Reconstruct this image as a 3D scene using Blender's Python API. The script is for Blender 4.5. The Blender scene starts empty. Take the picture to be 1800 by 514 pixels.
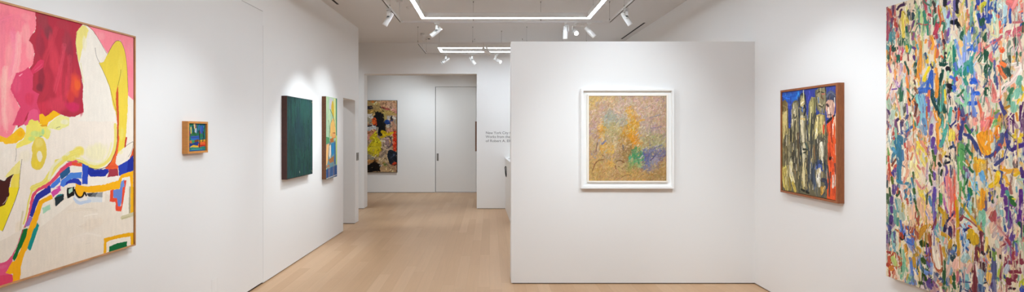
import bpy, bmesh, math, random
import numpy as np
from mathutils import Vector, Matrix

PI = math.pi
scene = bpy.context.scene
C = scene.collection

# ------------------------------------------------------------------ camera
cam_data = bpy.data.cameras.new('camera')
cam_data.sensor_width = 36.0
cam_data.lens = 17.0
cam_data.shift_x = 39 / 1800
cam_data.shift_y = -25 / 1800
cam_data.clip_start = 0.05
cam = bpy.data.objects.new('camera', cam_data)
cam.location = (0, 0, 1.53)
cam.rotation_euler = (PI / 2, 0, 0)
C.objects.link(cam)
scene.camera = cam

# ------------------------------------------------------------------ world, exposure
scene.view_settings.view_transform = 'Standard'
scene.view_settings.look = 'None'
scene.view_settings.gamma = 1.0
scene.view_settings.use_curve_mapping = False
scene.view_settings.exposure = 1.02
world = bpy.data.worlds.new('world')
world.use_nodes = True
world.node_tree.nodes['Background'].inputs[0].default_value = (0.9, 0.93, 1.0, 1)
world.node_tree.nodes['Background'].inputs[1].default_value = 0.05
scene.world = world
scene.cycles.max_bounces = 10
scene.cycles.diffuse_bounces = 8
scene.cycles.sample_clamp_indirect = 6.0

LED_STRENGTH = 16.0          # emission of the two light rings
LED_COLOR = (0.86, 0.99, 1.12)
SPOT_COLOR = (0.87, 0.985, 1.06)


def aim(loc, target):
    return (Vector(target) - Vector(loc)).to_track_quat('-Z', 'Y').to_euler()


def spot_lamp(loc, target, watts, cone=55, blend=0.9, radius=0.03):
    d = bpy.data.lights.new('fixture_or_added_spot', 'SPOT')  # shared by visible fixtures and the added unseen spots
    d.energy = watts
    d.color = SPOT_COLOR
    d.spot_size = math.radians(cone)
    d.spot_blend = blend
    d.shadow_soft_size = radius
    o = bpy.data.objects.new('fixture_or_added_spot', d)
    o.location = loc
    o.rotation_euler = aim(loc, target)
    C.objects.link(o)
    return o


# unseen spots without fixtures, added to light the walls and the rooms beyond
for loc, target, watts, cone in (
        ((1.62, 2.6, 2.97), (-2.30, 4.2, 2.1), 52, 68),
        ((-1.20, 2.6, 2.97), (2.68, 4.3, 1.9), 52, 72),
        ((-0.45, 2.1, 2.98), (-2.30, 2.5, 0.55), 56, 80),
        ((-1.10, 3.5, 2.98), (-2.30, 3.55, 0.95), 24, 62),
        ((-0.60, 4.2, 2.98), (-2.30, 5.0, -0.2), 30, 62),
        ((1.62, 3.2, 2.98), (2.68, 3.95, 1.20), 27, 66),
        ((1.25, 2.1, 2.98), (2.68, 2.7, 0.5), 46, 85),
        ((1.62, 2.6, 2.98), (1.37, 4.85, 1.30), 48, 56),
        ((0.5, 2.0, 2.98), (1.15, 4.85, -0.2), 48, 62),
        ((-0.2, 2.0, 2.98), (-0.2, 6.2, 0.0), 45, 90),
        ((-0.6, 6.5, 2.98), (-1.0, 9.5, 0.2), 38, 60),
        ((-3.9, 7.0, 3.2), (-3.3, 8.0, 0.8), 36, 120),  # added to brighten the side room, no track here
        ((-3.6, 8.9, 3.2), (-3.0, 9.5, 0.8), 26, 120),
        ((-1.6, 10.4, 3.1), (-2.4, 12.1, 1.2), 48, 100),  # added to brighten the back room
        ((-0.9, 10.4, 3.1), (-0.9, 12.1, 1.0), 34, 100)):
    spot_lamp(loc, target, watts, cone)


# ------------------------------------------------------------------ helpers
def lin(h):
    if isinstance(h, str):
        h = [int(h[i:i + 2], 16) / 255 for i in (0, 2, 4)]
    return [v / 12.92 if v <= 0.04045 else ((v + 0.055) / 1.055) ** 2.4 for v in h]


def material(name, hexcol, rough=0.6, vary=0.04, scale=6.0, stretch=(1, 1, 1), bump=0.0,
             bump_scale=None, metal=0.0, spec=0.5):
    m = bpy.data.materials.new(name)
    m.use_nodes = True
    nt = m.node_tree
    b = nt.nodes['Principled BSDF']
    b.inputs['Roughness'].default_value = rough
    b.inputs['Metallic'].default_value = metal
    b.inputs['Specular IOR Level'].default_value = spec
    tc = nt.nodes.new('ShaderNodeTexCoord')
    mp = nt.nodes.new('ShaderNodeMapping')
    mp.inputs['Scale'].default_value = stretch
    nt.links.new(tc.outputs['Object'], mp.inputs['Vector'])
    n = nt.nodes.new('ShaderNodeTexNoise')
    n.inputs['Scale'].default_value = scale
    n.inputs['Detail'].default_value = 5
    nt.links.new(mp.outputs[0], n.inputs['Vector'])
    r = nt.nodes.new('ShaderNodeValToRGB')
    c = lin(hexcol)
    r.color_ramp.elements[0].position = 0.3
    r.color_ramp.elements[1].position = 0.7
    r.color_ramp.elements[0].color = [max(0, v * (1 - vary)) for v in c] + [1]
    r.color_ramp.elements[1].color = [min(1, v * (1 + vary)) for v in c] + [1]
    nt.links.new(n.outputs['Fac'], r.inputs['Fac'])
    nt.links.new(r.outputs['Color'], b.inputs['Base Color'])
    if bump:
        n2 = nt.nodes.new('ShaderNodeTexNoise')
        n2.inputs['Scale'].default_value = bump_scale or scale * 6
        n2.inputs['Detail'].default_value = 3
        nt.links.new(mp.outputs[0], n2.inputs['Vector'])
        bp = nt.nodes.new('ShaderNodeBump')
        bp.inputs['Strength'].default_value = bump
        bp.inputs['Distance'].default_value = 0.002
        nt.links.new(n2.outputs['Fac'], bp.inputs['Height'])
        nt.links.new(bp.outputs['Normal'], b.inputs['Normal'])
    return m


def emitter(name, color, strength):
    m = bpy.data.materials.new(name)
    m.use_nodes = True
    b = m.node_tree.nodes['Principled BSDF']
    b.inputs['Base Color'].default_value = (0.9, 0.9, 0.9, 1)
    b.inputs['Emission Color'].default_value = (*color, 1)
    b.inputs['Emission Strength'].default_value = strength
    return m


def floor_material():
    m = bpy.data.materials.new('oak_planks')
    m.use_nodes = True
    nt = m.node_tree
    L = nt.links.new
    b = nt.nodes['Principled BSDF']

    def math_(op, a, c=None):
        n = nt.nodes.new('ShaderNodeMath')
        n.operation = op
        for i, v in enumerate((a, c)):
            if v is None:
                continue
            if isinstance(v, (int, float)):
                n.inputs[i].default_value = v
            else:
                L(v, n.inputs[i])
        return n.outputs[0]

    tc = nt.nodes.new('ShaderNodeTexCoord')
    sx = nt.nodes.new('ShaderNodeSeparateXYZ')
    L(tc.outputs['Object'], sx.inputs[0])
    W, LEN = 0.118, 1.25
    xs = math_('DIVIDE', sx.outputs['X'], W)
    row = math_('FLOOR', xs)
    wn = nt.nodes.new('ShaderNodeTexWhiteNoise')
    wn.noise_dimensions = '1D'
    L(row, wn.inputs['W'])
    ys = math_('ADD', math_('DIVIDE', sx.outputs['Y'], LEN), math_('MULTIPLY', wn.outputs['Value'], 7.3))
    idx = math_('FLOOR', ys)
    cb = nt.nodes.new('ShaderNodeCombineXYZ')
    L(row, cb.inputs[0])
    L(idx, cb.inputs[1])
    w2 = nt.nodes.new('ShaderNodeTexWhiteNoise')
    w2.noise_dimensions = '2D'
    L(cb.outputs[0], w2.inputs['Vector'])
    ramp = nt.nodes.new('ShaderNodeValToRGB')
    cols = FLOOR_COLS
    ramp.color_ramp.elements[0].color = lin(cols[0]) + [1]
    ramp.color_ramp.elements[1].color = lin(cols[-1]) + [1]
    for i, c in enumerate(cols[1:-1]):
        e = ramp.color_ramp.elements.new((i + 1) / (len(cols) - 1))
        e.color = lin(c) + [1]
    L(w2.outputs['Value'], ramp.inputs[0])
    # grain
    mp = nt.nodes.new('ShaderNodeMapping')
    mp.inputs['Scale'].default_value = (34, 1.6, 1)
    ad = nt.nodes.new('ShaderNodeVectorMath')
    ad.operation = 'ADD'
    L(tc.outputs['Object'], ad.inputs[0])
    L(w2.outputs['Color'], ad.inputs[1])
    L(ad.outputs[0], mp.inputs[0])
    gn = nt.nodes.new('ShaderNodeTexNoise')
    gn.inputs['Scale'].default_value = 1.0
    gn.inputs['Detail'].default_value = 6
    gn.inputs['Distortion'].default_value = 0.6
    L(mp.outputs[0], gn.inputs['Vector'])
    gr = nt.nodes.new('ShaderNodeMapRange')
    gr.inputs['To Min'].default_value = 0.92
    gr.inputs['To Max'].default_value = 1.06
    L(gn.outputs['Fac'], gr.inputs[0])
    # a few small knots
    kn = nt.nodes.new('ShaderNodeTexVoronoi')
    kn.inputs['Scale'].default_value = 2.1
    mk = nt.nodes.new('ShaderNodeMapping')
    mk.inputs['Scale'].default_value = (1.0, 0.5, 1)
    L(tc.outputs['Object'], mk.inputs[0])
    L(mk.outputs[0], kn.inputs['Vector'])
    kr = nt.nodes.new('ShaderNodeMapRange')
    kr.inputs['From Min'].default_value = 0.0
    kr.inputs['From Max'].default_value = 0.05
    kr.inputs['To Min'].default_value = 0.88
    kr.inputs['To Max'].default_value = 1.0
    L(kn.outputs['Distance'], kr.inputs[0])
    # joints
    fx = math_('FRACT', xs)
    fy = math_('FRACT', ys)
    jx = math_('MINIMUM', fx, math_('SUBTRACT', 1.0, fx))
    jy = math_('MINIMUM', fy, math_('SUBTRACT', 1.0, fy))
    jx = math_('LESS_THAN', jx, 0.008)
    jy = math_('LESS_THAN', jy, 0.0012)
    j = math_('MAXIMUM', jx, jy)
    jm = math_('SUBTRACT', 1.0, math_('MULTIPLY', j, 0.16))
    tot = math_('MULTIPLY', math_('MULTIPLY', gr.outputs[0], jm), kr.outputs[0])
    mx = nt.nodes.new('ShaderNodeVectorMath')
    mx.operation = 'SCALE'
    L(ramp.outputs[0], mx.inputs[0])
    L(tot, mx.inputs['Scale'])
    L(mx.outputs[0], b.inputs['Base Color'])
    b.inputs['Roughness'].default_value = 0.42
    b.inputs['Specular IOR Level'].default_value = 0.35
    return m


FLOOR_COLS = ['c39d79', 'c9a480', 'cda986', 'c6a07c', 'd1ae8c', 'caa581']
WALL = material('white_wall_paint', 'e9e7e5', 0.75, 0.006, 1.2, bump=0.04, bump_scale=180, spec=0.3)
CEIL = material('ceiling_paint', 'd9d6d4', 0.85, 0.006, 1.2, spec=0.2)
PANEL = material('door_panel_paint', 'e6e4e2', 0.7, 0.006, 1.2, spec=0.4)
DOORP = material('grey_white_door_paint', 'e1dedb', 0.5, 0.006, 1.2, spec=0.4)
GAP_SHADE = material('gap_shade', '3a332e', 0.8, 0.1, 8)  # dark colour stands in for shade inside the floor and panel gaps
WHITE = material('white_lacquer', 'f2f1ef', 0.4, 0.01, 10)
FIXT = material('white_fixture_metal', 'dddad6', 0.38, 0.01, 12)
GROOVE = material('dark_groove', '4a4642', 0.6, 0.05, 20)
WIRE = material('steel_wire', '8f8a85', 0.4, 0.05, 30, metal=0.6)
BLACK = material('black_plastic', '161514', 0.6, 0.1, 20, spec=0.2)
GREYMETAL = material('brushed_grey_metal', '86837f', 0.45, 0.08, 30, (1, 1, 12), metal=0.5)
STEEL = material('polished_steel', 'c9ccd2', 0.25, 0.03, 30, metal=0.9)
LETTER = material('grey_vinyl_lettering', '656361', 0.6, 0.02, 20)
OAK = material('pale_oak_strip', 'bb875a', 0.45, 0.16, 14, (1, 1, 1), bump=0.1)
HONEY = material('honey_wood', 'cb8840', 0.42, 0.10, 12, (3, 3, 14), bump=0.1)
WALNUT = material('reddish_brown_wood', '935227', 0.45, 0.18, 10, (8, 8, 2), bump=0.15)
SIDEBROWN = material('dark_red_brown_wood', '42211a', 0.55, 0.2, 16, (6, 6, 2), bump=0.15)
FIGSIDE = material('mottled_brown_wood', '6a3f22', 0.6, 0.4, 45, (3, 3, 1), bump=0.3)
DARKEDGE = material('dark_edge_strip', '3b2c22', 0.6, 0.1, 20)
LINEN = material('raw_linen_edge', 'b3aaa0', 0.85, 0.06, 60, bump=0.2)
MATBOARD = material('white_mat_board', 'f4f3f1', 0.8, 0.01, 30)
FILLET = material('cream_fillet', 'f3ebdf', 0.6, 0.02, 30)
LED = emitter('led_diffuser', LED_COLOR, LED_STRENGTH)
LENS_ON = emitter('lit_lens', (1.0, 0.97, 0.93), 9.0)
LENS = material('glass_lens', 'd8d6d2', 0.15, 0.02, 20)
LENSBRIGHT = emitter('bright_lens', (1.0, 0.97, 0.93), 1.6)


class MB:
    """collects shapes into one mesh"""
    def __init__(self):
        self.bm = bmesh.new()
        self.mats = []

    def _mi(self, m):
        if m not in self.mats:
            self.mats.append(m)
        return self.mats.index(m)

    def box(self, x0, x1, y0, y1, z0, z1, m):
        v = [self.bm.verts.new(p) for p in ((x0, y0, z0), (x1, y0, z0), (x1, y1, z0), (x0, y1, z0),
                                            (x0, y0, z1), (x1, y0, z1), (x1, y1, z1), (x0, y1, z1))]
        for q in ((3, 2, 1, 0), (4, 5, 6, 7), (0, 1, 5, 4), (1, 2, 6, 5), (2, 3, 7, 6), (3, 0, 4, 7)):
            f = self.bm.faces.new([v[i] for i in q])
            f.material_index = self._mi(m)
        return self

    def prism(self, pts, z0, z1, m):
        a = [self.bm.verts.new((x, y, z0)) for x, y in pts]
        b = [self.bm.verts.new((x, y, z1)) for x, y in pts]
        n = len(pts)
        fs = [self.bm.faces.new(list(reversed(a))), self.bm.faces.new(b)]
        for i in range(n):
            fs.append(self.bm.faces.new([a[i], a[(i + 1) % n], b[(i + 1) % n], b[i]]))
        for f in fs:
            f.material_index = self._mi(m)
        return self

    def lathe(self, prof, M, m, n=24, smooth=True):
        """prof: (radius, height) along local z, closed by end fans; M: matrix"""
        rings = []
        for r, h in prof:
            if r < 1e-6:
                rings.append([self.bm.verts.new(M @ Vector((0, 0, h)))])
            else:
                rings.append([self.bm.verts.new(M @ Vector((r * math.cos(2 * PI * k / n), r * math.sin(2 * PI * k / n), h)))
                              for k in range(n)])
        for a, b in zip(rings, rings[1:]):
            for k in range(n):
                k2 = (k + 1) % n
                if len(a) == 1 and len(b) == 1:
                    continue
                if len(a) == 1:
                    q = [a[0], b[k2], b[k]]
                elif len(b) == 1:
                    q = [a[k], a[k2], b[0]]
                else:
                    q = [a[k], a[k2], b[k2], b[k]]
                f = self.bm.faces.new(q)
                f.material_index = self._mi(m)
                f.smooth = smooth
        return self

    def tube(self, p, q, r, m, n=8):
        p, q = Vector(p), Vector(q)
        d = q - p
        M = Matrix.Translation(p) @ d.to_track_quat('Z', 'Y').to_matrix().to_4x4()
        return self.lathe([(0, 0), (r, 0), (r, d.length), (0, d.length)], M, m, n)

    def rails(self, x0, x1, z0, z1, w, y0, y1, m, chamfer=0.0):
        """four mitred rails round a rectangle in the xz plane, front at y0, back at y1"""
        O = [(x0, z0), (x1, z0), (x1, z1), (x0, z1)]
        I = [(x0 + w, z0 + w), (x1 - w, z0 + w), (x1 - w, z1 - w), (x0 + w, z1 - w)]
        c = chamfer
        O2 = [(x0 + c, z0 + c), (x1 - c, z0 + c), (x1 - c, z1 - c), (x0 + c, z1 - c)]

        def ring(P, y):
            return [self.bm.verts.new((x, y, z)) for x, z in P]
        rs = [ring(O, y1)]
        if c:
            rs += [ring(O, y0 + c), ring(O2, y0)]
        else:
            rs += [ring(O, y0)]
        rs += [ring(I, y0), ring(I, y1)]
        rs.append(rs[0])
        for a, b in zip(rs, rs[1:]):
            for k in range(4):
                k2 = (k + 1) % 4
                f = self.bm.faces.new([a[k], a[k2], b[k2], b[k]])
                f.material_index = self._mi(m)
        return self

    def build(self, name, parent=None, loc=None, rotz=0.0):
        bmesh.ops.recalc_face_normals(self.bm, faces=self.bm.faces)
        me = bpy.data.meshes.new(name)
        self.bm.to_mesh(me)
        self.bm.free()
        for m in self.mats:
            me.materials.append(m)
        o = bpy.data.objects.new(name, me)
        C.objects.link(o)
        if parent:
            o.parent = parent
        if loc:
            o.location = loc
        o.rotation_euler = (0, 0, rotz)
        return o


def structure(o):
    o['kind'] = 'structure'
    return o


def thing(name, label, cat, loc, rotz=0.0, group=None):
    o = bpy.data.objects.new(name, None)
    o.empty_display_size = 0.1
    C.objects.link(o)
    o.location = loc
    o.rotation_euler = (0, 0, rotz)
    o['label'] = label
    o['category'] = cat
    if group:
        o['group'] = group
    return o


# ------------------------------------------------------------------ room shell
CH = 3.295                                   # ceiling height
GAP = 0.010                                  # shadow gap above the floor
LW, LROT = (-2.342, 0, 0), PI / 2 - 0.013    # left wall: local x runs away from the camera
RW, RROT = (2.709, 0, 0), -PI / 2 + 0.010    # right wall: local x runs towards the camera

floor_m = floor_material()
structure(MB().box(-5.4, 3.1, -2.7, 12.5, -0.1, 0, floor_m).build('floor'))

# ceiling with two slots cut for the linear diffusers
cm = MB()
SL = (-2.120, -2.085, 5.25, 6.70)
SR = (2.485, 2.520, 7.81, 9.20)
xs = [-5.4, SL[0], SL[1], SR[0], SR[1], 3.1]
for i in range(5):
    x0, x1 = xs[i], xs[i + 1]
    if i in (1, 3):
        s = SL if i == 1 else SR
        cm.box(x0, x1, -2.7, s[2], CH, CH + 0.12, CEIL)
        cm.box(x0, x1, s[3], 12.5, CH, CH + 0.12, CEIL)
    else:
        cm.box(x0, x1, -2.7, 12.5, CH, CH + 0.12, CEIL)
structure(cm.build('ceiling'))

# left wall: flush panel with a hairline seam, doorway beyond
T = 0.30
w = MB()
w.box(-2.6, 4.858, 0, T, 0.022, 2.739, PANEL)
w.box(-2.6, 4.858, 0, T, 2.743, CH, WALL)
w.box(4.862, 7.407, 0, T, GAP, CH, WALL)
w.box(4.8575, 4.8625, 0, T, 2.60, CH, WALL)
w.box(7.407, 8.032, 0, T, 2.052, CH, WALL)
w.box(8.032, 8.232, 0, T, GAP, CH, WALL)
w.box(-2.6, 4.865, 0.02, T - 0.01, 0.0, 2.9, GAP_SHADE)
structure(w.build('wall_left', None, LW, LROT))
w = MB()
w.box(4.87, 7.40, 0.015, T - 0.015, 0, GAP + 0.002, GAP_SHADE)
w.box(8.045, 8.222, 0.015, T - 0.015, 0, GAP + 0.002, GAP_SHADE)
structure(w.build('shadow_gap_left', None, LW, LROT))  # no skirting: dark strip painting the shade of the gap under the wall

# right wall
w = MB()
w.box(-9.62, 2.6, 0, 0.25, GAP, CH, WALL)
structure(w.build('wall_right', None, RW, RROT))
structure(MB().box(-9.6, 2.6, 0.012, 0.2, 0, GAP + 0.002, GAP_SHADE).build('shadow_gap_right', None, RW, RROT))

# freestanding-looking partition that butts against the right wall
structure(MB().box(0.2143, 2.668, 4.857, 5.105, GAP, 2.4386, WALL).build('wall_partition'))
structure(MB().box(0.228, 2.66, 4.869, 5.09, 0, GAP + 0.002, GAP_SHADE).build('shadow_gap_partition'))

# cross wall with the tall opening
w = MB()
w.box(-5.4, -2.494, 9.59, 9.85, GAP, CH, WALL)
w.box(-2.494, -0.26, 9.59, 9.85, 2.681, CH, WALL)
w.box(-0.26, 3.1, 9.59, 9.85, GAP, CH, WALL)
structure(w.build('wall_middle'))
w = MB()
w.box(-5.3, -2.508, 9.604, 9.836, 0, GAP + 0.002, GAP_SHADE)
w.box(-0.246, 2.6, 9.604, 9.836, 0, GAP + 0.002, GAP_SHADE)
structure(w.build('shadow_gap_middle'))

# back room
w = MB()
w.box(-5.4, -1.372, 12.14, 12.4, GAP, CH, WALL)
w.box(-1.372, -0.34, 12.14, 12.4, 2.664, CH, WALL)
w.box(-0.34, 0.2, 12.14, 12.4, GAP, CH, WALL)
structure(w.build('wall_back'))
structure(MB().box(-5.3, -1.385, 12.15, 12.38, 0, GAP + 0.002, GAP_SHADE).build('shadow_gap_back'))
structure(MB().box(-0.26, -0.06, 9.85, 12.14, GAP, CH, WALL).build('wall_passage'))
structure(MB().box(-5.4, -5.2, 5.0, 12.4, 0, CH, WALL).build('wall_side'))
structure(MB().box(-5.2, -2.56, 5.0, 5.2, 0, CH, WALL).build('wall_corridor'))
structure(MB().box(-2.75, 3.1, -2.7, -2.5, 0, CH, WALL).build('wall_front'))

# tall flush door in the back room
d = structure(MB().box(-1.360, -0.345, 12.155, 12.20, 0.022, 2.656, DOORP).build('door_1'))
MB().box(-1.372, -0.34, 12.20, 12.39, 0.0, 2.664, GAP_SHADE).build('door_recess', d)
MB().box(-1.335, -1.285, 12.148, 12.156, 0.80, 0.985, GREYMETAL).box(-1.322, -1.298, 12.1455, 12.149, 0.83, 0.955, WIRE).build('flush_pull', d)
MB().box(-1.365, -0.345, 12.146, 12.20, 0.003, 0.024, STEEL).build('threshold_strip', d)

# linear slots in the ceiling
for s, lab in ((SL, 'black linear air slot in the ceiling along the left wall'),
               (SR, 'black linear air slot in the ceiling above the partition, by the right wall')):
    o = MB().box(s[0], s[1], s[2], s[3], CH + 0.002, CH + 0.11, BLACK).build('linear_diffuser')
    o['label'] = lab
    o['category'] = 'vent'

# ------------------------------------------------------------------ painter (builds coloured canvas meshes)
_rng = np.random.default_rng(7)
_TAB = _rng.random((257, 257)).astype(np.float32)
_TAB[256] = _TAB[0]
_TAB[:, 256] = _TAB[:, 0]


def vnoise(x, y):
    x = np.asarray(x, np.float32) % 256
    y = np.asarray(y, np.float32) % 256
    i = np.floor(x).astype(int) % 256
    j = np.floor(y).astype(int) % 256
    fx, fy = x - np.floor(x), y - np.floor(y)
    fx = fx * fx * (3 - 2 * fx)
    fy = fy * fy * (3 - 2 * fy)
    return ((_TAB[i, j] * (1 - fx) + _TAB[i + 1, j] * fx) * (1 - fy)
            + (_TAB[i, j + 1] * (1 - fx) + _TAB[i + 1, j + 1] * fx) * fy)


def hexrgb(h):
    return np.array([int(h[i:i + 2], 16) / 255 for i in (0, 2, 4)], np.float32)


def spline(P, n=6, closed=False):
    P = [np.array(p, float) for p in P]
    if len(P) < 3:
        return P
    out = []
    m = len(P)
    for i in range(m if closed else m - 1):
        if closed:
            a, b, c, e = P[i - 1], P[i], P[(i + 1) % m], P[(i + 2) % m]
        else:
            a, b, c, e = P[max(i - 1, 0)], P[i], P[i + 1], P[min(i + 2, m - 1)]
        for k in range(n):
            t = k / n
            out.append(0.5 * ((2 * b) + (c - a) * t + (2 * a - 5 * b + 4 * c - e) * t * t + (3 * b - a - 3 * c + e) * t ** 3))
    if not closed:
        out.append(P[-1])
    return out


class Paint:
    """canvas in millimetres: us, vs are the column and row positions"""
    def __init__(self, us, vs, base):
        self.us, self.vs = np.asarray(us, np.float32), np.asarray(vs, np.float32)
        self.U, self.V = np.meshgrid(self.us, self.vs)
        self.img = np.empty(self.U.shape + (3,), np.float32)
        self.img[:] = hexrgb(base)
        self.h = np.zeros(self.U.shape, np.float32)
        self.seed = 1.0
        self.ps = 0.05

    def box(self, u0, u1, v0, v1):
        i0, i1 = np.searchsorted(self.us, (u0, u1))
        j0, j1 = np.searchsorted(self.vs, (v0, v1))
        return slice(j0, j1), slice(i0, i1)

    def lay(self, sl, a, col, streak):
        px = self.img[sl]
        c = np.clip(col[None, None, :] * streak[..., None], 0, 1)
        a = a[..., None]
        self.img[sl] = px * (1 - a) + c * a

    def stroke(self, pts, w, col, jag=0.25, streak=0.16, dry=0.0, alpha=1.0):
        self.seed += 3.7
        P = spline(pts, 5)
        P = np.array(P, np.float32)
        r = w / 2 * 1.25
        sl = self.box(P[:, 0].min() - r, P[:, 0].max() + r, P[:, 1].min() - r, P[:, 1].max() + r)
        U, V = self.U[sl], self.V[sl]
        if U.size == 0:
            return
        best = np.full(U.shape, 1e9, np.float32)
        off = np.zeros_like(best)
        along = np.zeros_like(best)
        s = 0.0
        for a, b in zip(P, P[1:]):
            d = b - a
            ln = float(np.hypot(*d))
            if ln < 1e-3:
                continue
            t = np.clip(((U - a[0]) * d[0] + (V - a[1]) * d[1]) / ln ** 2, 0, 1)
            qx, qy = U - (a[0] + t * d[0]), V - (a[1] + t * d[1])
            dist = np.hypot(qx, qy)
            k = dist < best
            best = np.where(k, dist, best)
            off = np.where(k, (d[0] * qy - d[1] * qx) / ln, off)
            along = np.where(k, s + t * ln, along)
            s += ln
        L = max(s, 1.0)
        hw = w / 2 * (1 + jag * 2 * (vnoise(along / max(w, 6) * 0.9 + self.seed, np.sign(off) * 3 + 9.3) - 0.5)
                      + 0.22 * (vnoise(U / 5 + self.seed, V / 5) - 0.5))
        m = np.clip((hw - best) / 1.6 + 0.5, 0, 1)
        br = vnoise(off / max(w * 0.09, 2.2) + self.seed * 1.7, along / max(L * 0.6, 50) + self.seed)
        if dry > 0:
            m = m * np.clip((br - dry * (0.35 + 0.9 * along / L)) * 6 + 0.5, 0, 1)
        self.lay(sl, m * alpha, col, 1 + streak * 2 * (br - 0.5))
        self.h[sl] = self.h[sl] * (1 - m) + m * (0.3 + 0.7 * br)

    def poly(self, pts, col, smooth=False, wob=2.0):
        streak = self.ps
        self.seed += 2.3
        P = np.array(spline(pts, 6, True) if smooth else pts, np.float32)
        sl = self.box(P[:, 0].min() - 4, P[:, 0].max() + 4, P[:, 1].min() - 4, P[:, 1].max() + 4)
        U, V = self.U[sl], self.V[sl]
        if U.size == 0:
            return
        X = U + wob * 2 * (vnoise(U / 14 + self.seed, V / 14) - 0.5)
        Y = V + wob * 2 * (vnoise(U / 14, V / 14 + self.seed) - 0.5)
        ins = np.zeros(U.shape, bool)
        q = P[-1]
        for p in P:
            if p[1] != q[1]:
                c = ((p[1] > Y) != (q[1] > Y)) & (X < (q[0] - p[0]) * (Y - p[1]) / (q[1] - p[1]) + p[0])
                ins ^= c
            q = p
        n = vnoise(U / 9 + self.seed, V / 60) * 0.6 + vnoise(U / 40, V / 40 + self.seed) * 0.4
        self.lay(sl, ins.astype(np.float32), col, 1 + streak * 2 * (n - 0.5))
        self.h[sl] = np.where(ins, 0.3 + 0.4 * n, self.h[sl])

    def blob(self, c, r, col, alpha):
        self.seed += 1.9
        sl = self.box(c[0] - 2 * r[0], c[0] + 2 * r[0], c[1] - 2 * r[1], c[1] + 2 * r[1])
        U, V = self.U[sl], self.V[sl]
        if U.size == 0:
            return
        g = ((U - c[0]) / r[0]) ** 2 + ((V - c[1]) / r[1]) ** 2
        g = g * (0.55 + 0.9 * vnoise(U / 16 + self.seed, V / 38))
        a = np.clip(1.25 - g, 0, 1)
        a = a * a * (3 - 2 * a) * alpha
        n = vnoise(U / 7 + self.seed, V / 40)
        self.lay(sl, a, col, 1 + 0.06 * (n - 0.5))

    def trace(self, text, **kw):
        for l in text.strip().splitlines():
            k = l.split()
            pt = lambda s: tuple(float(v) for v in s.split(','))
            if k[0] == 'S':
                self.stroke([pt(p) for p in k[3:]], float(k[2]), hexrgb(k[1]), **kw)
            elif k[0] == 'F':      # thin scumbled stroke
                for q in range(4):
                    d = (q - 1.5) * float(k[2]) * 0.28
                    self.stroke([(pt(p)[0] + d, pt(p)[1] + 9 * math.sin(q * 2.3)) for p in k[3:]], float(k[2]) * 0.55, hexrgb(k[1]), 0.5, 0.08, 0.42, 0.42)
            elif k[0] == 'B':
                self.blob(pt(k[3]), pt(k[4]), hexrgb(k[1]), float(k[2]))
            else:
                self.poly([pt(p) for p in k[2:]], hexrgb(k[1]), smooth=k[0] == 'Q')

    def weave(self, amt):
        n = vnoise(self.U / 3.1, self.V / 3.1) - 0.5
        self.img = np.clip(self.img * (1 + amt * n[..., None]), 0, 1)


PAINTM = bpy.data.materials.new('oil_paint_surface')
PAINTM.use_nodes = True
_nt = PAINTM.node_tree
_a = _nt.nodes.new('ShaderNodeVertexColor')
_a.layer_name = 'pigment'
_nt.links.new(_a.outputs['Color'], _nt.nodes['Principled BSDF'].inputs['Base Color'])
_nt.nodes['Principled BSDF'].inputs['Roughness'].default_value = 0.72
_nt.nodes['Principled BSDF'].inputs['Specular IOR Level'].default_value = 0.15
_tc = _nt.nodes.new('ShaderNodeTexCoord')
_n = _nt.nodes.new('ShaderNodeTexNoise')
_n.inputs['Scale'].default_value = 260
_bp = _nt.nodes.new('ShaderNodeBump')
_bp.inputs['Strength'].default_value = 0.15
_bp.inputs['Distance'].default_value = 0.001
_nt.links.new(_tc.outputs['Object'], _n.inputs['Vector'])
_nt.links.new(_n.outputs['Fac'], _bp.inputs['Height'])
_nt.links.new(_bp.outputs['Normal'], _nt.nodes['Principled BSDF'].inputs['Normal'])


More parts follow.
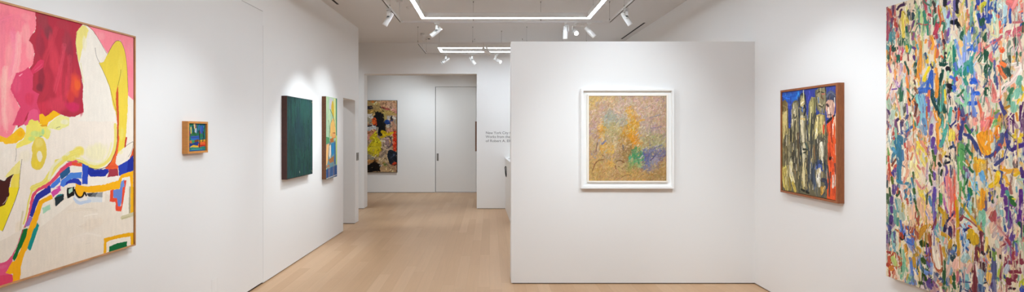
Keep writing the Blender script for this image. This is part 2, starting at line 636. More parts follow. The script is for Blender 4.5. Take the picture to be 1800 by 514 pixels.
def build_canvas(P, parent, x0, z0, yf, yb, relief=0.0012, edge=None, gain=(0.95, 0.91, 0.85)):
    """one mesh: painted front grid (slightly raised where the paint is thick) and the stretched sides"""
    nv, nu = P.U.shape
    X = (x0 + P.U / 1000).ravel()
    Z = (z0 + P.V / 1000).ravel()
    hh = P.h.copy()
    hh[0] = hh[-1] = 0
    hh[:, 0] = hh[:, -1] = 0
    Y = (yf - hh * relief).ravel()
    co = np.stack([X, Y, Z], 1).astype(np.float32)
    i = np.arange(nv * nu).reshape(nv, nu)
    quads = np.stack([i[:-1, :-1], i[:-1, 1:], i[1:, 1:], i[1:, :-1]], -1).reshape(-1, 4)
    nf = len(quads)
    loop = np.concatenate([i[0, :], i[1:, -1], i[-1, -2::-1], i[-2:0:-1, 0]])
    bx = co[loop].copy()
    bx[:, 1] = yb
    base = len(co)
    co = np.concatenate([co, bx])
    k = np.arange(len(loop))
    k2 = (k + 1) % len(loop)
    sides = np.stack([loop[k], base + k, base + k2, loop[k2]], -1)
    faces = np.concatenate([quads, sides])
    me = bpy.data.meshes.new('canvas')
    me.vertices.add(len(co))
    me.vertices.foreach_set('co', co.ravel())
    me.loops.add(faces.size)
    me.loops.foreach_set('vertex_index', faces.ravel().astype(np.int32))
    me.polygons.add(len(faces))
    me.polygons.foreach_set('loop_start', np.arange(0, faces.size, 4, dtype=np.int32))
    me.polygons.foreach_set('material_index', (np.arange(len(faces)) >= nf).astype(np.int32))
    me.polygons.foreach_set('use_smooth', np.arange(len(faces)) < nf)
    me.update(calc_edges=True)
    c = P.img.reshape(-1, 3)
    c = np.where(c <= 0.04045, c / 12.92, ((c + 0.055) / 1.055) ** 2.4) * np.array(gain, np.float32)
    col = np.ones((len(co), 4), np.float32)
    col[:base, :3] = np.clip(c, 0, 0.97)
    at = me.color_attributes.new('pigment', 'FLOAT_COLOR', 'POINT')
    at.data.foreach_set('color', col.ravel())
    me.materials.append(PAINTM)
    me.materials.append(edge or LINEN)
    me.validate()
    o = bpy.data.objects.new('canvas', me)
    C.objects.link(o)
    o.parent = parent
    return o


def picture(label, wall_loc, rotz, along, z0, loc=None):
    """root at the wall; local x = left to right seen from the front, local -y = out of the wall"""
    if loc is None:
        M = Matrix.Translation(wall_loc) @ Matrix.Rotation(rotz, 4, 'Z')
        loc = M @ Vector((along, 0, z0))
    return thing('painting', label, 'painting', loc, rotz)


random.seed(11)
LEFT_PAINT = '''
P f4ebe2 667,1431 1805,1828 1805,-577 667,-114
P fb8b9d 448,1303 1037,1332 1043,1265 1040,1230 1004,1170 1025,1151 1034,1121 1028,1058 1004,1027 976,1009 942,991 915,918 962,834 942,745 907,680 769,688 448,722
B fca6ab .7 920,1048 38,135
B fdb6b2 .6 889,937 31,80
B f57f98 .7 894,1232 37,66
B f6869b .7 970,1249 39,38
B fdabb0 .7 990,1198 23,61
B fdabb0 .7 1010,1112 23,61
B f4799d .6 926,1179 13,37
B fdb0b2 .6 899,804 37,69
B f3849c .6 878,1148 13,132
B fc9fab .5 990,1281 29,22
F f3809d 24 868,1226 907,1251 953,1278
F fb8fab 27 926,1185 934,1077 915,966
F fdbcbc 22 956,1191 948,1052 926,940
F fcc4be 19 889,1017 881,830 894,723
P b8364a 1034,1348 1335,1338 1316,1314 1279,1269 1269,1207 1276,1149 1290,1095 1307,1037 1319,969 1316,902 1322,826 1298,816 1264,799 1222,798 1182,808 1136,819 1098,782 1061,793 1004,766 948,737 962,834 915,918 942,991 976,1009 1004,1027 1028,1058 1034,1121 1025,1151 1004,1170 1040,1230 1043,1265 1037,1332
B 8a3f4c .95 1110,1231 28,46
B a04350 .8 1079,1279 37,52
B 9d3447 .8 1064,1155 30,63
B 8e2f40 .8 1070,983 21,57
B 7f2e40 .8 1061,939 18,22
B a3404f .8 1219,1198 27,79
B b2404f .6 1199,1285 48,30
B 93364a .6 1240,1150 21,73
B d64458 .8 1142,1095 32,94
B d84058 .8 1185,965 54,108
B d4435a .7 1120,1180 16,64
B d83c55 .8 1079,840 56,40
B dc4660 .7 1159,858 66,47
B e8553f .9 1269,974 32,68
B ee6a35 .8 1283,975 22,34
B e4463f .6 1240,909 28,43
B d93169 .8 1254,854 50,30
B bc3049 .8 1305,851 14,44
F cc4254 23 1152,1260 1126,1181 1095,1102 1082,1048
F a9394e 18 1064,1256 1052,1153 1046,1080
F dc5068 20 1199,1179 1179,1055 1146,932
F bf384a 25 1107,1016 1088,913 1052,867
F b03848 17 1206,1059 1192,966 1199,882
F d0465a 21 1233,1124 1230,1000 1213,907
P e04a72 942,999 978,1015 1002,1036 1027,1006 1024,924 1059,908 1046,865 1066,811 1053,792 1021,827 999,811 972,748 924,747 962,842 913,920
B e65c80 .7 948,941 23,46
B d83c5c .7 1008,880 31,36
P f7a0b4 954,988 978,1003 972,996 960,983
P d93c62 1015,1020 1049,1067 1066,1081 1084,1081 1082,1047 1024,1003
F e45f80 8 1037,1022 1075,1055
P e95c88 993,778 1008,820 1030,830 1049,825 1069,780 1059,761 987,748 978,754
P fbc11f 1058,803 1075,808 1092,795 1112,806 1136,828 1182,808 1147,793 1109,764 1099,737 1062,737
P fcc62a 763,689 835,694 868,699 896,686 931,712 962,740 976,733 989,712 978,686 942,663 924,662 890,660 879,670 763,657
B fdb416 .8 962,707 18,17
P f4e66a 999,747 1008,771 1020,779 1028,775 1053,772 1069,748 1066,724 996,718
P f0ed9c 1097,740 1119,765 1161,796 1182,806 1229,794 1229,751 1168,725
B f4f0d8 .8 1204,770 29,16
P f3e66e 993,751 1069,756 1075,743 1095,745 1122,719 1114,687 1102,677 1079,694 1049,686 1015,661 981,650 942,637 945,662 978,681 989,712
B cfe48a .9 1040,706 32,17
B a8dca0 .8 1079,716 9,18
B c7e487 .8 1021,682 19,12
B eeee8c .7 1105,716 17,25
S e8a42a 7 1069,749 1085,748 1099,751
S 74c3b0 4 1062,693 1075,696
S 6b675e 2 1154,736 1164,741 1176,743
B f3ead2 .7 984,597 37,35
B f6efe6 .8 901,607 28,40
P fd90a2 1338,1323 1720,1330 1720,971 1699,915 1614,963 1629,1176 1580,1280 1487,1183 1426,1251
B fea2ae .8 1434,1274 35,28
B f99aaa .6 1669,1228 30,61
B fb8498 .6 1663,1089 25,45
P f3eee7 1311,1309 1342,1317 1384,1296 1426,1252 1480,1182 1426,1117 1461,1064 1505,968 1552,780 1287,775 1325,827 1318,911 1317,965 1307,1032 1287,1101 1278,1149 1270,1208 1278,1266
P efe38a 1276,1268 1311,1309 1334,1313 1355,1292 1342,1256 1318,1196 1307,1154 1291,1097 1279,1149 1270,1208
B f1ecd0 .8 1326,1212 16,54
S eae5bf 6 1303,1099 1311,1046 1322,993
S 5a4a45 2 1399,1200 1405,1163 1417,1137 1433,1118
S 8a3a3a 2 1278,1266 1270,1208 1278,1149 1287,1101 1307,1032 1318,966
P efd64e 1456,1125 1489,1178 1524,1237 1547,1263 1566,1272 1590,1270 1614,1235 1631,1176 1642,1087 1648,965 1643,843 1636,759 1631,706 1621,619 1561,581 1556,633 1566,707 1561,773 1550,832 1528,875 1501,990 1461,1064 1426,1117
B f1dc5c .7 1590,1110 29,89
B ece07f .6 1599,706 19,44
S 57452f 2 1426,1117 1461,1064 1501,990 1528,912 1556,832 1563,773
S 57452f 2 1487,1176 1524,1237 1547,1263 1566,1272 1590,1270 1614,1235 1631,1176 1642,1087 1648,965
S 6b4b3a 2 1344,1317 1384,1296 1426,1252 1480,1182
S 503c2a 2 1590,1099 1585,1065 1572,1019 1566,996
P d55a36 1566,1003 1572,929 1572,855 1575,759 1572,699 1561,633 1556,699 1561,758 1557,832 1550,913 1553,958
P ee6236 1559,649 1566,715 1577,685 1570,626 1563,589 1552,520 1569,507 1563,484 1487,488 1469,506 1514,540 1553,612
B f07a30 .6 1533,547 18,21
B e0542f .7 1514,508 37,10
P c83c32 1627,685 1640,685 1631,628 1617,617
P f3ece3 1684,655 1691,638 1677,592 1650,561 1599,534 1563,510 1548,524 1554,567 1588,602 1638,631
B f3eab0 .6 1585,592 19,14
P da5630 1691,615 1704,622 1704,575 1676,538 1656,538 1677,584
S 4a3a32 2 1619,618 1643,635 1687,653 1689,634 1674,591 1648,560
S eee17a 22 1154,562 1226,571 1272,559 1326,542 1363,522 1409,515 1465,529 1510,562 1540,620 1548,693 1546,759
S f0ebbb 12 1226,597 1287,581 1342,551 1409,531 1461,545 1496,585 1516,650
B eedd58 .9 1291,611 39,33
B efe67c .8 1249,583 45,19
B f1ecc0 .8 1409,596 86,56
S 40332e 3 1219,558 1256,554 1303,545 1351,519 1400,503 1452,503 1496,520 1542,583 1561,663 1569,730
S f0e377 31 1027,437 1085,455 1122,501 1147,531 1189,564 1233,594 1286,608
S eee9c0 16 1112,477 1133,532 1168,562 1226,601
B e9dc5e .7 1204,576 22,16
Q e8cf55 1056,691 1079,682 1097,647 1099,603 1085,554 1069,531 1046,525 1024,540 1016,571 1022,607 1020,637 1033,673
B f0d43c .8 1046,557 26,24
B efe089 .6 1059,660 26,24
Q f0e8cf 1058,621 1072,608 1075,589 1069,568 1058,567 1048,584 1048,606
P f2e690 962,580 942,563 901,521 889,505 901,499 930,515 960,514
P f4e05c 913,450 921,496 930,512 960,516 957,445
S 6a5f50 2 970,583 965,550 961,515 957,475 955,445
S 9a9183 2 941,637 943,610 937,576
P f5e02c 907,454 957,449 936,386 901,305 878,252 846,268 763,336 763,406 868,368 884,377 904,420
P 4a1f1c 909,454 908,414 891,375 868,367 763,379 763,503 868,493 887,485 901,501 929,513 918,493 912,460
S 1f1210 3 868,493 887,485 901,500 929,513
S e8e0da 2 879,379 893,393 900,409
S 3a2a22 2 957,449 936,386 901,305 878,252
B efe0ca .6 954,255 18,35
S dfd5b8 9 975,328 965,271 962,236
S ecdc75 9 1022,429 1003,371 993,313 978,268
P e34f70 1058,437 1105,435 1046,413 1031,384 1012,315 992,258 962,194 942,149 929,152 987,266 1003,323 1016,392 1030,417
P 2c35a3 1124,437 1122,403 1060,374 1040,334 1024,290 1008,301 1022,355 1041,402 1072,420 1102,433
P 9476c9 1008,301 1025,289 1002,235 987,257
P 0f6f33 987,256 1000,236 965,143 943,148
P fbb514 1126,391 1134,370 1077,351 1064,312 1041,238 993,134 961,142 999,233 1025,288 1041,329 1059,368
P 17918f 1049,262 1060,245 1015,131 996,147
P a9d8bd 1074,331 1118,342 1120,315 1079,300
P 26343c 1143,373 1196,385 1198,356 1150,324
P 1c7a80 1148,374 1161,385 1191,388 1182,379
P d94fa8 1122,403 1140,415 1175,426 1182,407 1133,376
P e34f70 1058,433 1112,458 1147,487 1175,523 1226,553 1271,562 1286,554 1248,537 1226,529 1178,489 1140,456 1102,428
P 2c35a3 1097,431 1116,444 1123,428
P 4a7fe6 1176,484 1178,452 1140,424 1118,426 1122,442 1155,470
P 2b5f92 1226,530 1235,528 1235,495 1182,460 1175,496
P 4b7de2 1182,458 1233,492 1233,443 1196,422 1175,433
P d95fb0 1175,436 1179,423 1150,423
P e4436a 1212,552 1226,546 1249,557 1258,555 1249,533 1226,529 1212,525
P e65336 1249,555 1312,541 1312,522 1246,534
P f3ede6 1235,531 1311,522 1312,490 1237,497
P 4d86df 1237,495 1312,492 1307,458 1285,460 1256,462 1226,454 1210,461 1212,474
P 2a3cb4 1212,447 1226,454 1256,463 1287,460 1307,438 1307,423 1296,421 1264,436 1226,439 1204,429
P 2f4fc4 1314,540 1352,523 1348,420 1309,426 1311,458
P 2233a8 1351,516 1400,498 1493,497 1497,478 1471,453 1367,461 1349,480
B 1c2a92 .6 1409,480 43,9
P f5efe8 1349,461 1569,448 1567,420 1461,406 1349,408
P a83a4a 1498,495 1565,491 1570,449 1486,447 1496,478
P 2c44b8 1569,509 1648,537 1689,567 1691,466 1575,446
P 2030a0 1646,538 1691,568 1693,471 1638,468
P fbb81a 1270,434 1295,421 1348,409 1461,406 1569,420 1591,453 1691,469 1691,359 1669,362 1665,432 1601,433 1584,372 1270,409
P f1ebe0 1607,429 1663,435 1667,362 1621,368
P 6f95de 1591,408 1615,421 1621,368 1582,372
P df4a3a 1615,414 1634,415 1625,367 1617,368
P ece2d6 794,183 1021,260 1099,364 1272,372 1452,370 1694,197 1699,-334 794,-80
S e9ded0 16 1226,286 1318,285 1409,263
S f3ebe2 8 1326,243 1367,246 1417,241
S f1e8de 7 1279,197 1326,208 1375,206
S f3ebe0 8 1342,178 1409,179
S d9cabb 2 1283,202 1303,191 1318,191
S ddd0c2 2 1326,283 1355,284 1384,280
B eee4da .8 1287,129 70,33
B e8dbcc .8 1384,191 93,34
S efe6dc 13 1241,139 1342,144 1434,110
S ddd2c6 3 1334,87 1367,87
P f1eae0 1063,312 1075,348 1133,369 1140,326 1256,374 1256,335 1126,265 1066,233 1066,282
P a9d8bd 1074,331 1118,342 1120,315 1079,300
P 26343c 1143,373 1196,385 1198,356 1150,324
P 1c7a80 1148,374 1161,385 1191,388 1182,379
P fbb514 1126,391 1134,370 1077,351 1064,312 1041,238 993,134 961,142 999,233 1025,288 1041,329 1059,368
P 17918f 1049,262 1060,245 1015,131 996,147
P f3ece4 1341,350 1469,368 1469,303 1351,317 1303,307 1256,348
P fbb81a 1264,416 1582,380 1575,365 1505,369 1452,364 1347,372 1326,379 1311,356 1291,359 1270,378
P d9dfe6 1342,348 1450,335 1448,306 1351,319
P 9fa2a5 1342,370 1452,364 1452,333 1355,350
P 6a6e74 1344,370 1417,366 1400,343 1355,350
P 3b3f46 1342,370 1384,367 1367,349 1351,352
S c3d2ea 18 1265,353 1279,332 1299,322 1326,323 1363,324
S e9eaf0 11 1264,367 1283,347 1318,339
S 1d1716 10 1264,400 1273,375 1287,358 1304,353 1318,361 1326,377 1339,359
P 161314 1217,415 1262,417 1261,368 1219,358 1215,380
P b4d9c4 1226,406 1252,413 1252,392 1228,383
P ea5236 1509,370 1535,367 1531,319 1561,312 1566,263 1591,260 1605,378 1627,375 1615,305 1605,269 1591,227 1550,236 1547,292 1503,301
P 6a8bd8 1529,366 1580,366 1586,380 1605,378 1595,285 1585,260 1566,263 1561,312 1531,319
P f3ede2 1629,375 1658,372 1656,204 1599,195 1604,261
P b3aa90 1658,372 1670,370 1670,204 1652,204
P f3b81f 1668,370 1704,366 1704,198 1668,204
S d4ccaa 24 1599,187 1638,189 1704,195
S c3bc98 8 1599,181 1658,186
P eeaf12 1459,-52 1461,90 1580,88 1658,83 1704,74 1704,-119 1658,-106 1667,57 1590,65 1510,68 1486,63 1477,-57
P f0e8de 1475,-57 1480,61 1510,68 1590,64 1667,57 1674,-111
P 0b6b38 1498,-77 1500,32 1561,38 1638,34 1640,-117
P e35583 714,136 868,105 896,107 920,128 948,171 975,242 981,240 954,181 930,128 924,98 893,53 924,37 927,-4 868,-20 714,-1
P e0466b 714,84 868,48 901,43 925,34 928,-4 868,-20 714,-22
B ea6f98 .6 879,85 22,11
P 0f6f33 978,241 1000,240 994,208 935,99 925,114
P fbb514 999,239 1032,232 996,146 975,98 965,66 962,-3 960,-50 924,-38 927,37 892,52 923,98 937,99 996,207
P 17918f 1030,233 1054,228 1011,128 996,143
P b03a55 972,242 978,241 948,177 931,140 954,193
'''
RIGHT_PAINT = '''
S a04a60 14 8,1780 14,1707 10,1635 8,1563
S c4574c 15 18,1766 35,1742 39,1725
S 5f3f66 15 56,1776 54,1721
S 4a2f52 20 88,1748 107,1764 143,1765
S 50304f 9 84,1745 95,1758
S 7d4a75 17 84,1643 82,1612
S b8483f 24 70,1686 65,1663 88,1638
S d35a48 20 84,1596 93,1570
S 5c8f96 19 27,1671 35,1650
S 4f8a93 25 35,1602 39,1557
S e8cf5e 22 129,1718 128,1664 129,1625 134,1562
S edd86a 12 160,1695 156,1643
S d9b23f 9 165,1679 169,1632
S 3f4f58 30 172,1712 173,1677 198,1663 199,1701
S e9c9b4 14 187,1713 195,1706
S 2f6b52 18 154,1616 156,1589
S 2c5f4c 5 154,1624 160,1582
S 6a4a74 17 208,1642 195,1611 187,1598
S 88547f 22 204,1564 199,1534
S b7d38f 15 266,1677 258,1634 262,1611
S a9cf8a 14 216,1757 227,1724
S 4f9088 12 246,1689 242,1638 250,1592
S 3f8a72 20 275,1682 283,1636 299,1596 307,1543
S 4a9a78 8 311,1703 326,1662
S 3f7a63 18 358,1594 399,1588 407,1569 399,1538
S b5455a 16 307,1660 330,1647
S c24a52 7 242,1620 275,1605 299,1603 315,1614
S c04258 26 361,1582 358,1561 346,1542
S a23f5a 16 358,1529 361,1510
S e0623f 11 369,1695 373,1651 383,1613 378,1571
S d8653f 8 392,1540 399,1489 407,1438
S 3f3a3c 8 338,1630 337,1595
S b8d6dc 19 399,1673 414,1613 432,1580 425,1554
S c0dde2 14 369,1730 358,1698
S a8cddb 15 443,1620 429,1574
S 7a55a4 18 436,1642 427,1616
S 7552a0 18 436,1545 427,1512
S 8a63ad 15 429,1693 440,1701
S 1f2030 22 450,1583 468,1572 475,1585
S 1e2233 16 468,1676 475,1653
S d8bb3a 13 418,1678 423,1663
S 3a2b45 15 403,1488 410,1469
S 33262f 19 414,1409 420,1387
S 463440 4 405,1488 407,1410
S c7dfae 22 447,1466 436,1419 450,1361
S b9d79a 10 429,1448 425,1365
S f0a03a 21 323,1525 338,1486 330,1451
S e8953a 18 258,1501 254,1450 250,1383
S ee9f45 14 225,1507 221,1448 229,1394
S e9a23a 11 354,1447 346,1398 354,1365
S e3913c 16 291,1509 287,1496
S e8b733 20 152,1497 160,1465
S edc23e 21 295,1406 299,1376
S d98a3f 13 37,1454 32,1411
S 29493f 28 46,1512 56,1491 79,1494
S 2f6653 28 93,1441 95,1413
S 2f7a55 18 143,1526 147,1510
S 3f5b4f 13 111,1536 107,1513
S c65d7c 20 120,1487 129,1470
S d4839b 13 102,1483 98,1460
S c84f4a 16 120,1456 116,1418
S b55a4a 13 37,1518 32,1463
S 5d3f84 15 199,1481 216,1471
S 58397b 17 208,1423 216,1403
S 4f6fa0 11 365,1467 369,1445
S 44657e 16 287,1429 291,1399
S 5fa0a0 15 229,1491 237,1467
S 63a7a3 12 225,1417 223,1391
S 4f8f70 11 191,1490 173,1448
S 7a3a42 9 165,1449 169,1403
S e26a3a 12 388,1399 399,1383
S 2f8878 22 468,1441 465,1349
S 4fa5c0 14 473,1475 472,1427
S d6c2de 12 447,1508 443,1480
S 5a6a50 7 98,1648 111,1598
S 8a3f58 6 392,1597 403,1601
S 4f7f6a 10 275,1756 291,1730 323,1707
S 1c1d2c 24 469,1682 476,1660
S 6d64a0 16 465,1697 467,1648
S f0c591 27 507,1665 504,1632
S f2c794 31 504,1591 509,1556
S d8b052 14 535,1611 533,1574
S cfc45a 10 524,1688 511,1665
S d4785e 14 541,1626 543,1589
S 4f4a80 10 535,1685 538,1644
S 7fae97 17 568,1663 560,1605
S 6fa5a5 15 561,1591 560,1545
S c4bd35 32 613,1624 629,1633 623,1609
S d3c63f 16 588,1638 600,1621
S 35409a 14 620,1659 594,1643 581,1620
S 3550a6 33 642,1611 648,1570 651,1544
S 3a4fa3 19 600,1588 607,1548 613,1520
S 4449a0 22 635,1586 620,1564 632,1503
S 3a56ad 15 651,1647 645,1616
S 3f4f95 19 626,1504 631,1519
S 415c9a 12 663,1612 687,1586 702,1564
S 44609f 11 669,1636 660,1612
S f0c08c 22 663,1589 668,1582
S 2b5740 26 623,1554 618,1535
S 2c5c45 25 633,1470 631,1445
S 25503d 9 642,1482 629,1432
S 285541 28 640,1372 635,1347
S 40584c 3 623,1531 621,1466
S 40584c 3 629,1445 626,1374
S 2c5f4c 21 511,1508 506,1489 514,1474
S 8a9a6a 9 584,1556 568,1533
S 6f9e6a 9 561,1538 551,1513
S 2f55c0 23 568,1517 571,1499
S 3766c8 8 602,1477 581,1448 558,1422
S 3463c6 16 548,1407 571,1410 584,1394
S 4f75cc 12 568,1424 565,1398
S 8aa0e0 21 528,1478 524,1418 521,1351
S 9fb2e6 15 486,1459 490,1403 511,1343
S 7d96dc 10 472,1475 486,1424
S 92b6d8 14 548,1507 545,1455
S 86aede 12 555,1493 555,1433
S f0b97a 24 500,1459 506,1441
S 15191f 19 458,1581 479,1573 493,1546
S 2a7f6e 17 458,1443 465,1400 472,1351
S 3f9a86 13 581,1382 568,1357 561,1336
S 4fa0b0 13 561,1385 555,1346
S f09080 23 610,1426 608,1400
S f3a090 16 597,1382 588,1374
S ef5f4c 14 696,1562 701,1551
S ee7060 12 708,1525 711,1486 717,1472
S f06a55 17 714,1486 708,1471
S d88f8f 13 675,1424 632,1399 594,1380
S c46874 16 717,1447 693,1430 669,1418
S c55f70 28 797,1468 774,1460 746,1460
S cc6a78 17 799,1440 763,1444
S d9a3a0 15 740,1455 735,1438
S c86e74 12 816,1500 786,1504 763,1509
S f08080 34 752,1617 769,1603 763,1586
S f49494 22 786,1617 774,1589
S ee6a58 10 797,1553 816,1553
S f07a60 10 791,1591 808,1605
S cfe2dc 29 717,1610 729,1595
S b9d9e4 23 735,1593 729,1557
S 86b8de 15 732,1529 723,1512
S 6fa6dc 10 740,1536 732,1513
S 3a519e 13 758,1575 756,1544 759,1510
S 47598e 6 740,1517 729,1495 717,1488
S 3c4b8a 8 723,1490 735,1500
S a8d2d0 18 684,1632 693,1597
S c0ddda 15 669,1546 687,1491 687,1453
S 8fc6b4 11 684,1549 684,1492
S e0e2c0 18 693,1534 696,1451
S e9dfa8 9 669,1533 672,1482
S 315c4e 18 777,1423 780,1404 786,1385
S 35604f 9 783,1398 787,1348 788,1309
S 33604f 11 816,1494 816,1452
S 4a5240 15 755,1338 759,1313
S f0b343 15 773,1333 774,1331
S f2683f 26 717,1381 720,1375
S f4a06a 9 711,1423 717,1385
S f0a070 11 714,1354 714,1316
S 4f6aa8 11 663,1426 684,1435
S 6d7fb5 9 693,1420 681,1391 675,1347
S 5a6ba8 8 702,1406 687,1383
S c9c28c 13 696,1338 681,1318
S f4b5a8 11 816,1344 808,1300
S b06a80 6 657,1485 651,1447
S d06a6a 8 651,1409 620,1395
S 4a7a58 6 613,1383 588,1354
S 255a4a 8 377,1364 395,1341 425,1347
S 1f4a40 23 384,1349 407,1343
S 245848 14 399,1312 392,1270 377,1215 373,1130 365,1066
S 1d3f3a 18 388,1292 380,1250
S 211f2a 27 427,1319 432,1308
S 1f1c26 26 429,1221 454,1211
S 4a68c8 16 443,1271 468,1255
S 5a78d2 21 468,1337 472,1247
S 4a76cc 13 458,1214 468,1186
S e9913a 23 354,1325 361,1238 358,1166
S ec9a3a 34 250,1383 246,1316
S e8923a 24 237,1310 242,1272
S ee9c3e 23 350,1073 361,1030
S f0b63c 15 369,1037 377,1013
S edd02f 21 311,1338 287,1297 275,1269
S e9c832 10 283,1260 295,1274
S 3a5fb8 22 326,1314 315,1279 303,1244 299,1207
S 3a64c0 32 338,1291 319,1264
S 3a66c4 20 246,1197 258,1215 307,1214
S 426ec6 23 250,1204 295,1204
S 3a60b4 10 246,1182 250,1159
S 5a7fc0 12 295,1259 266,1232 237,1220
S 4268bd 17 323,1249 326,1219
S 23484a 27 326,1198 338,1146 358,1102 369,1066
S 2a5248 20 399,1114 407,1071
S 245048 10 399,1093 418,1071
S 5aa79a 17 407,1226 395,1164 384,1079
S 4f9f95 14 399,1149 392,1093
S 57aa9a 20 447,1090 440,1049 436,1011
S ebd040 12 410,1198 414,1141
S 7fc4c4 30 233,1176 250,1115 275,1069
S 86b9d0 30 266,1173 279,1099 275,1025
S 7fb2cf 25 250,1152 266,1084
S e0704a 18 311,1199 307,1163
S d98a46 16 295,1171 299,1134
S c8622f 11 295,1105 295,1014
S 7f4f9f 19 307,1141 308,1082
S 8a55a0 11 303,1163 315,1097
S 6a3f3a 14 212,1139 225,1116
S 70413a 19 229,1123 221,1079 216,1056
S 8a5a40 19 216,1226 233,1198
S e88a48 18 156,1297 165,1242 169,1180 173,1127
S dd7f42 9 165,1364 156,1304
S e8a080 21 27,1423 23,1384
S e99a70 18 143,1375 143,1337
S 2f5a4a 14 143,1398 165,1349 173,1317
S 3a6a52 20 129,1288 116,1231 111,1161
S 2f6048 13 129,1214 119,1153 111,1122
S c8a03a 11 109,1118 107,1037
S b8d8c8 13 143,1321 134,1276
S 8a55a5 12 156,1128 163,1074
S 7a4a9a 9 46,1233 84,1234
S b888c0 17 93,1264 102,1248
S a0b8a0 39 27,1119 18,1159
S b4c6b4 38 46,1054 56,1086
S cfd6c8 24 120,1137 120,1052
S d08a6a 11 75,1203 93,1123
S e0a090 13 84,1163 102,1091
S b05a4a 8 46,1269 27,1223 8,1168
S 9a6a9a 17 18,1400 37,1350
S c0a0c0 11 111,1333 102,1318
S 3a3f7a 7 138,1044 152,1035
S 46305a 20 84,1029 93,1037
S 4f7a55 12 160,1227 199,1178
S 2a2a2a 12 173,1165 182,1149
S 5a3f3a 9 208,1276 216,1252
S 2a5550 10 208,1177 195,1156
S 3f3a48 21 326,1357 334,1342
S 7a5a6a 11 326,1372 330,1357
S d0a8c8 9 436,1161 447,1153
S 50407a 9 429,1168 443,1153
S a9cdb0 15 429,1301 429,1266
S d8d070 10 421,1274 425,1238
S b0c8a0 14 182,1073 208,1016
S d0a890 18 182,1058 165,1017
S c0605a 15 242,1048 237,1015
S c8582f 9 458,1076 468,1062
S 2f8578 28 472,1323 486,1294 521,1276 541,1314
S 379080 21 521,1256 535,1221
S 52a090 23 497,1299 541,1341
S 3f8f98 23 561,1331 565,1284
S 3c9a88 14 465,1262 479,1295
S 5a78c8 16 472,1344 479,1308
S b9c8ee 28 500,1347 507,1325
S 4a68c8 11 465,1262 469,1213
S 3a5fc0 14 465,1186 471,1206
S 3f80d0 11 541,1314 545,1287
S c04a50 16 479,1260 483,1250
S a03a48 10 514,1026 531,1026
S 3a66d0 20 561,1225 588,1229
S 2f60d0 22 571,1240 591,1231
S 3065d6 24 581,1166 597,1165
S 3060cc 23 548,1112 584,1110
S 3a6ad0 9 571,1061 591,1057
S 7a94d8 17 568,1151 571,1084
S 6f8ad0 20 575,1084 580,1044
S 5a7ac8 9 561,1198 568,1164
S 8fd0b0 21 507,1210 528,1167 535,1113
S 9fd8b8 17 486,1136 514,1101
S a8d8a0 18 479,1130 507,1108
S 3a7050 13 486,1157 497,1163 518,1188
S 35704f 8 500,1169 521,1134
S 36386f 28 479,1089 500,1095 511,1053
S 3a3f7a 24 486,1061 479,1020
S c84f3f 16 493,1068 486,1027
S 5a5a8a 17 507,1087 521,1046
S 255040 29 645,1300 642,1281
S 2a5a48 19 638,1275 657,1292
S 27523f 25 642,1181 640,1158
S 2a5544 3 635,1269 633,1185
S 2a5544 3 651,1267 651,1183
S 3a6a52 13 632,1341 633,1331
S 466a80 16 684,1295 687,1256 684,1218
S 5f5f95 12 681,1327 684,1295
S 57508a 8 693,1249 696,1179
S d07a78 16 660,1227 675,1188 687,1142
S e07f78 21 663,1208 678,1168 684,1136
S e49088 16 638,1133 651,1106 657,1080
S f07a4a 18 708,1279 717,1259 735,1232
S f2783f 20 717,1309 732,1295
S ee5f45 12 699,1299 708,1285
S e8a090 8 702,1242 708,1203
S 2f4a44 16 746,1277 749,1261 755,1242
S 32504a 8 758,1322 760,1306
S 384844 2 760,1309 762,1272
S f2c8c8 15 774,1227 740,1188 711,1147
S f0d8d0 25 786,1281 808,1278 774,1221 729,1183 705,1147
S f4e4dc 20 797,1292 816,1277 797,1237
S efe2d8 17 763,1296 797,1298
S 78b8a0 27 802,1224 797,1201
S 86c4ae 31 791,1159 783,1135
S 85c2a8 34 774,1093 772,1068
S e0b830 13 816,1187 816,1163
S e8bf38 12 799,1116 788,1098
S f0c83a 8 818,1144 808,1109
S 3f7a58 15 758,1162 769,1173 746,1119
S 465088 14 708,1122 717,1083 729,1045
S 4a4585 14 717,1090 735,1051
S 5a2f62 11 805,1085 802,1013
S 562a60 7 816,1102 808,1061
S 5a2f62 8 774,1044 752,1014
S 5a2f62 8 772,1038 774,1007
S 622f6a 6 740,1020 763,1050
S 6f9048 13 684,1053 702,1065
S 5a9048 10 687,1012 705,1015
S b08030 15 735,1076 752,1085
S dfa030 16 711,1040 705,1015
S e09030 11 786,1049 791,1013
S d8a8a0 3 575,1280 626,1244 657,1228
S d89088 4 581,1269 607,1207 632,1179
S d09088 3 594,1327 632,1315
S e87858 14 600,1116 613,1069 616,1017
S e89080 15 626,1056 613,1008
S ee6a50 19 645,1023 669,1028
S ef5f48 15 657,1016 663,1007
S e8a0a0 8 687,1110 705,1116
S 40508a 6 610,1148 606,1122
S 8fc09a 9 610,1154 610,1115
S 90b090 7 675,1079 669,1035
S 4a5a90 10 535,1039 528,1010
S 2a2f6a 7 479,1096 472,1075
S 3f7590 37 75,919 111,911 129,888
S 3f7a98 46 84,887 98,849 102,778
S 3c7390 41 102,833 104,771 100,724
S 47809c 37 100,724 98,645
S 4f88a8 25 56,847 70,824
S 3a608a 9 129,962 156,958 187,989
S 4565a0 14 156,958 199,988
S 3a5a95 11 116,958 152,927
S 5a80a8 20 125,834 129,780
S c05a4a 17 56,950 61,911
S b04a42 14 138,881 147,858
S bf5a48 12 160,851 165,782
S b85040 14 18,798 27,718 46,664
S c8503f 10 13,781 23,702
S 7a4030 13 46,735 75,777
S 5f4f90 28 61,697 65,681
S 4f4080 15 46,688 65,666
S 304a28 21 46,656 51,632
S 6f9a50 16 13,838 23,806
S 8fb8a0 19 75,974 79,927
S 8abfa8 16 156,1020 165,989
S 7a4a70 15 75,1021 70,998
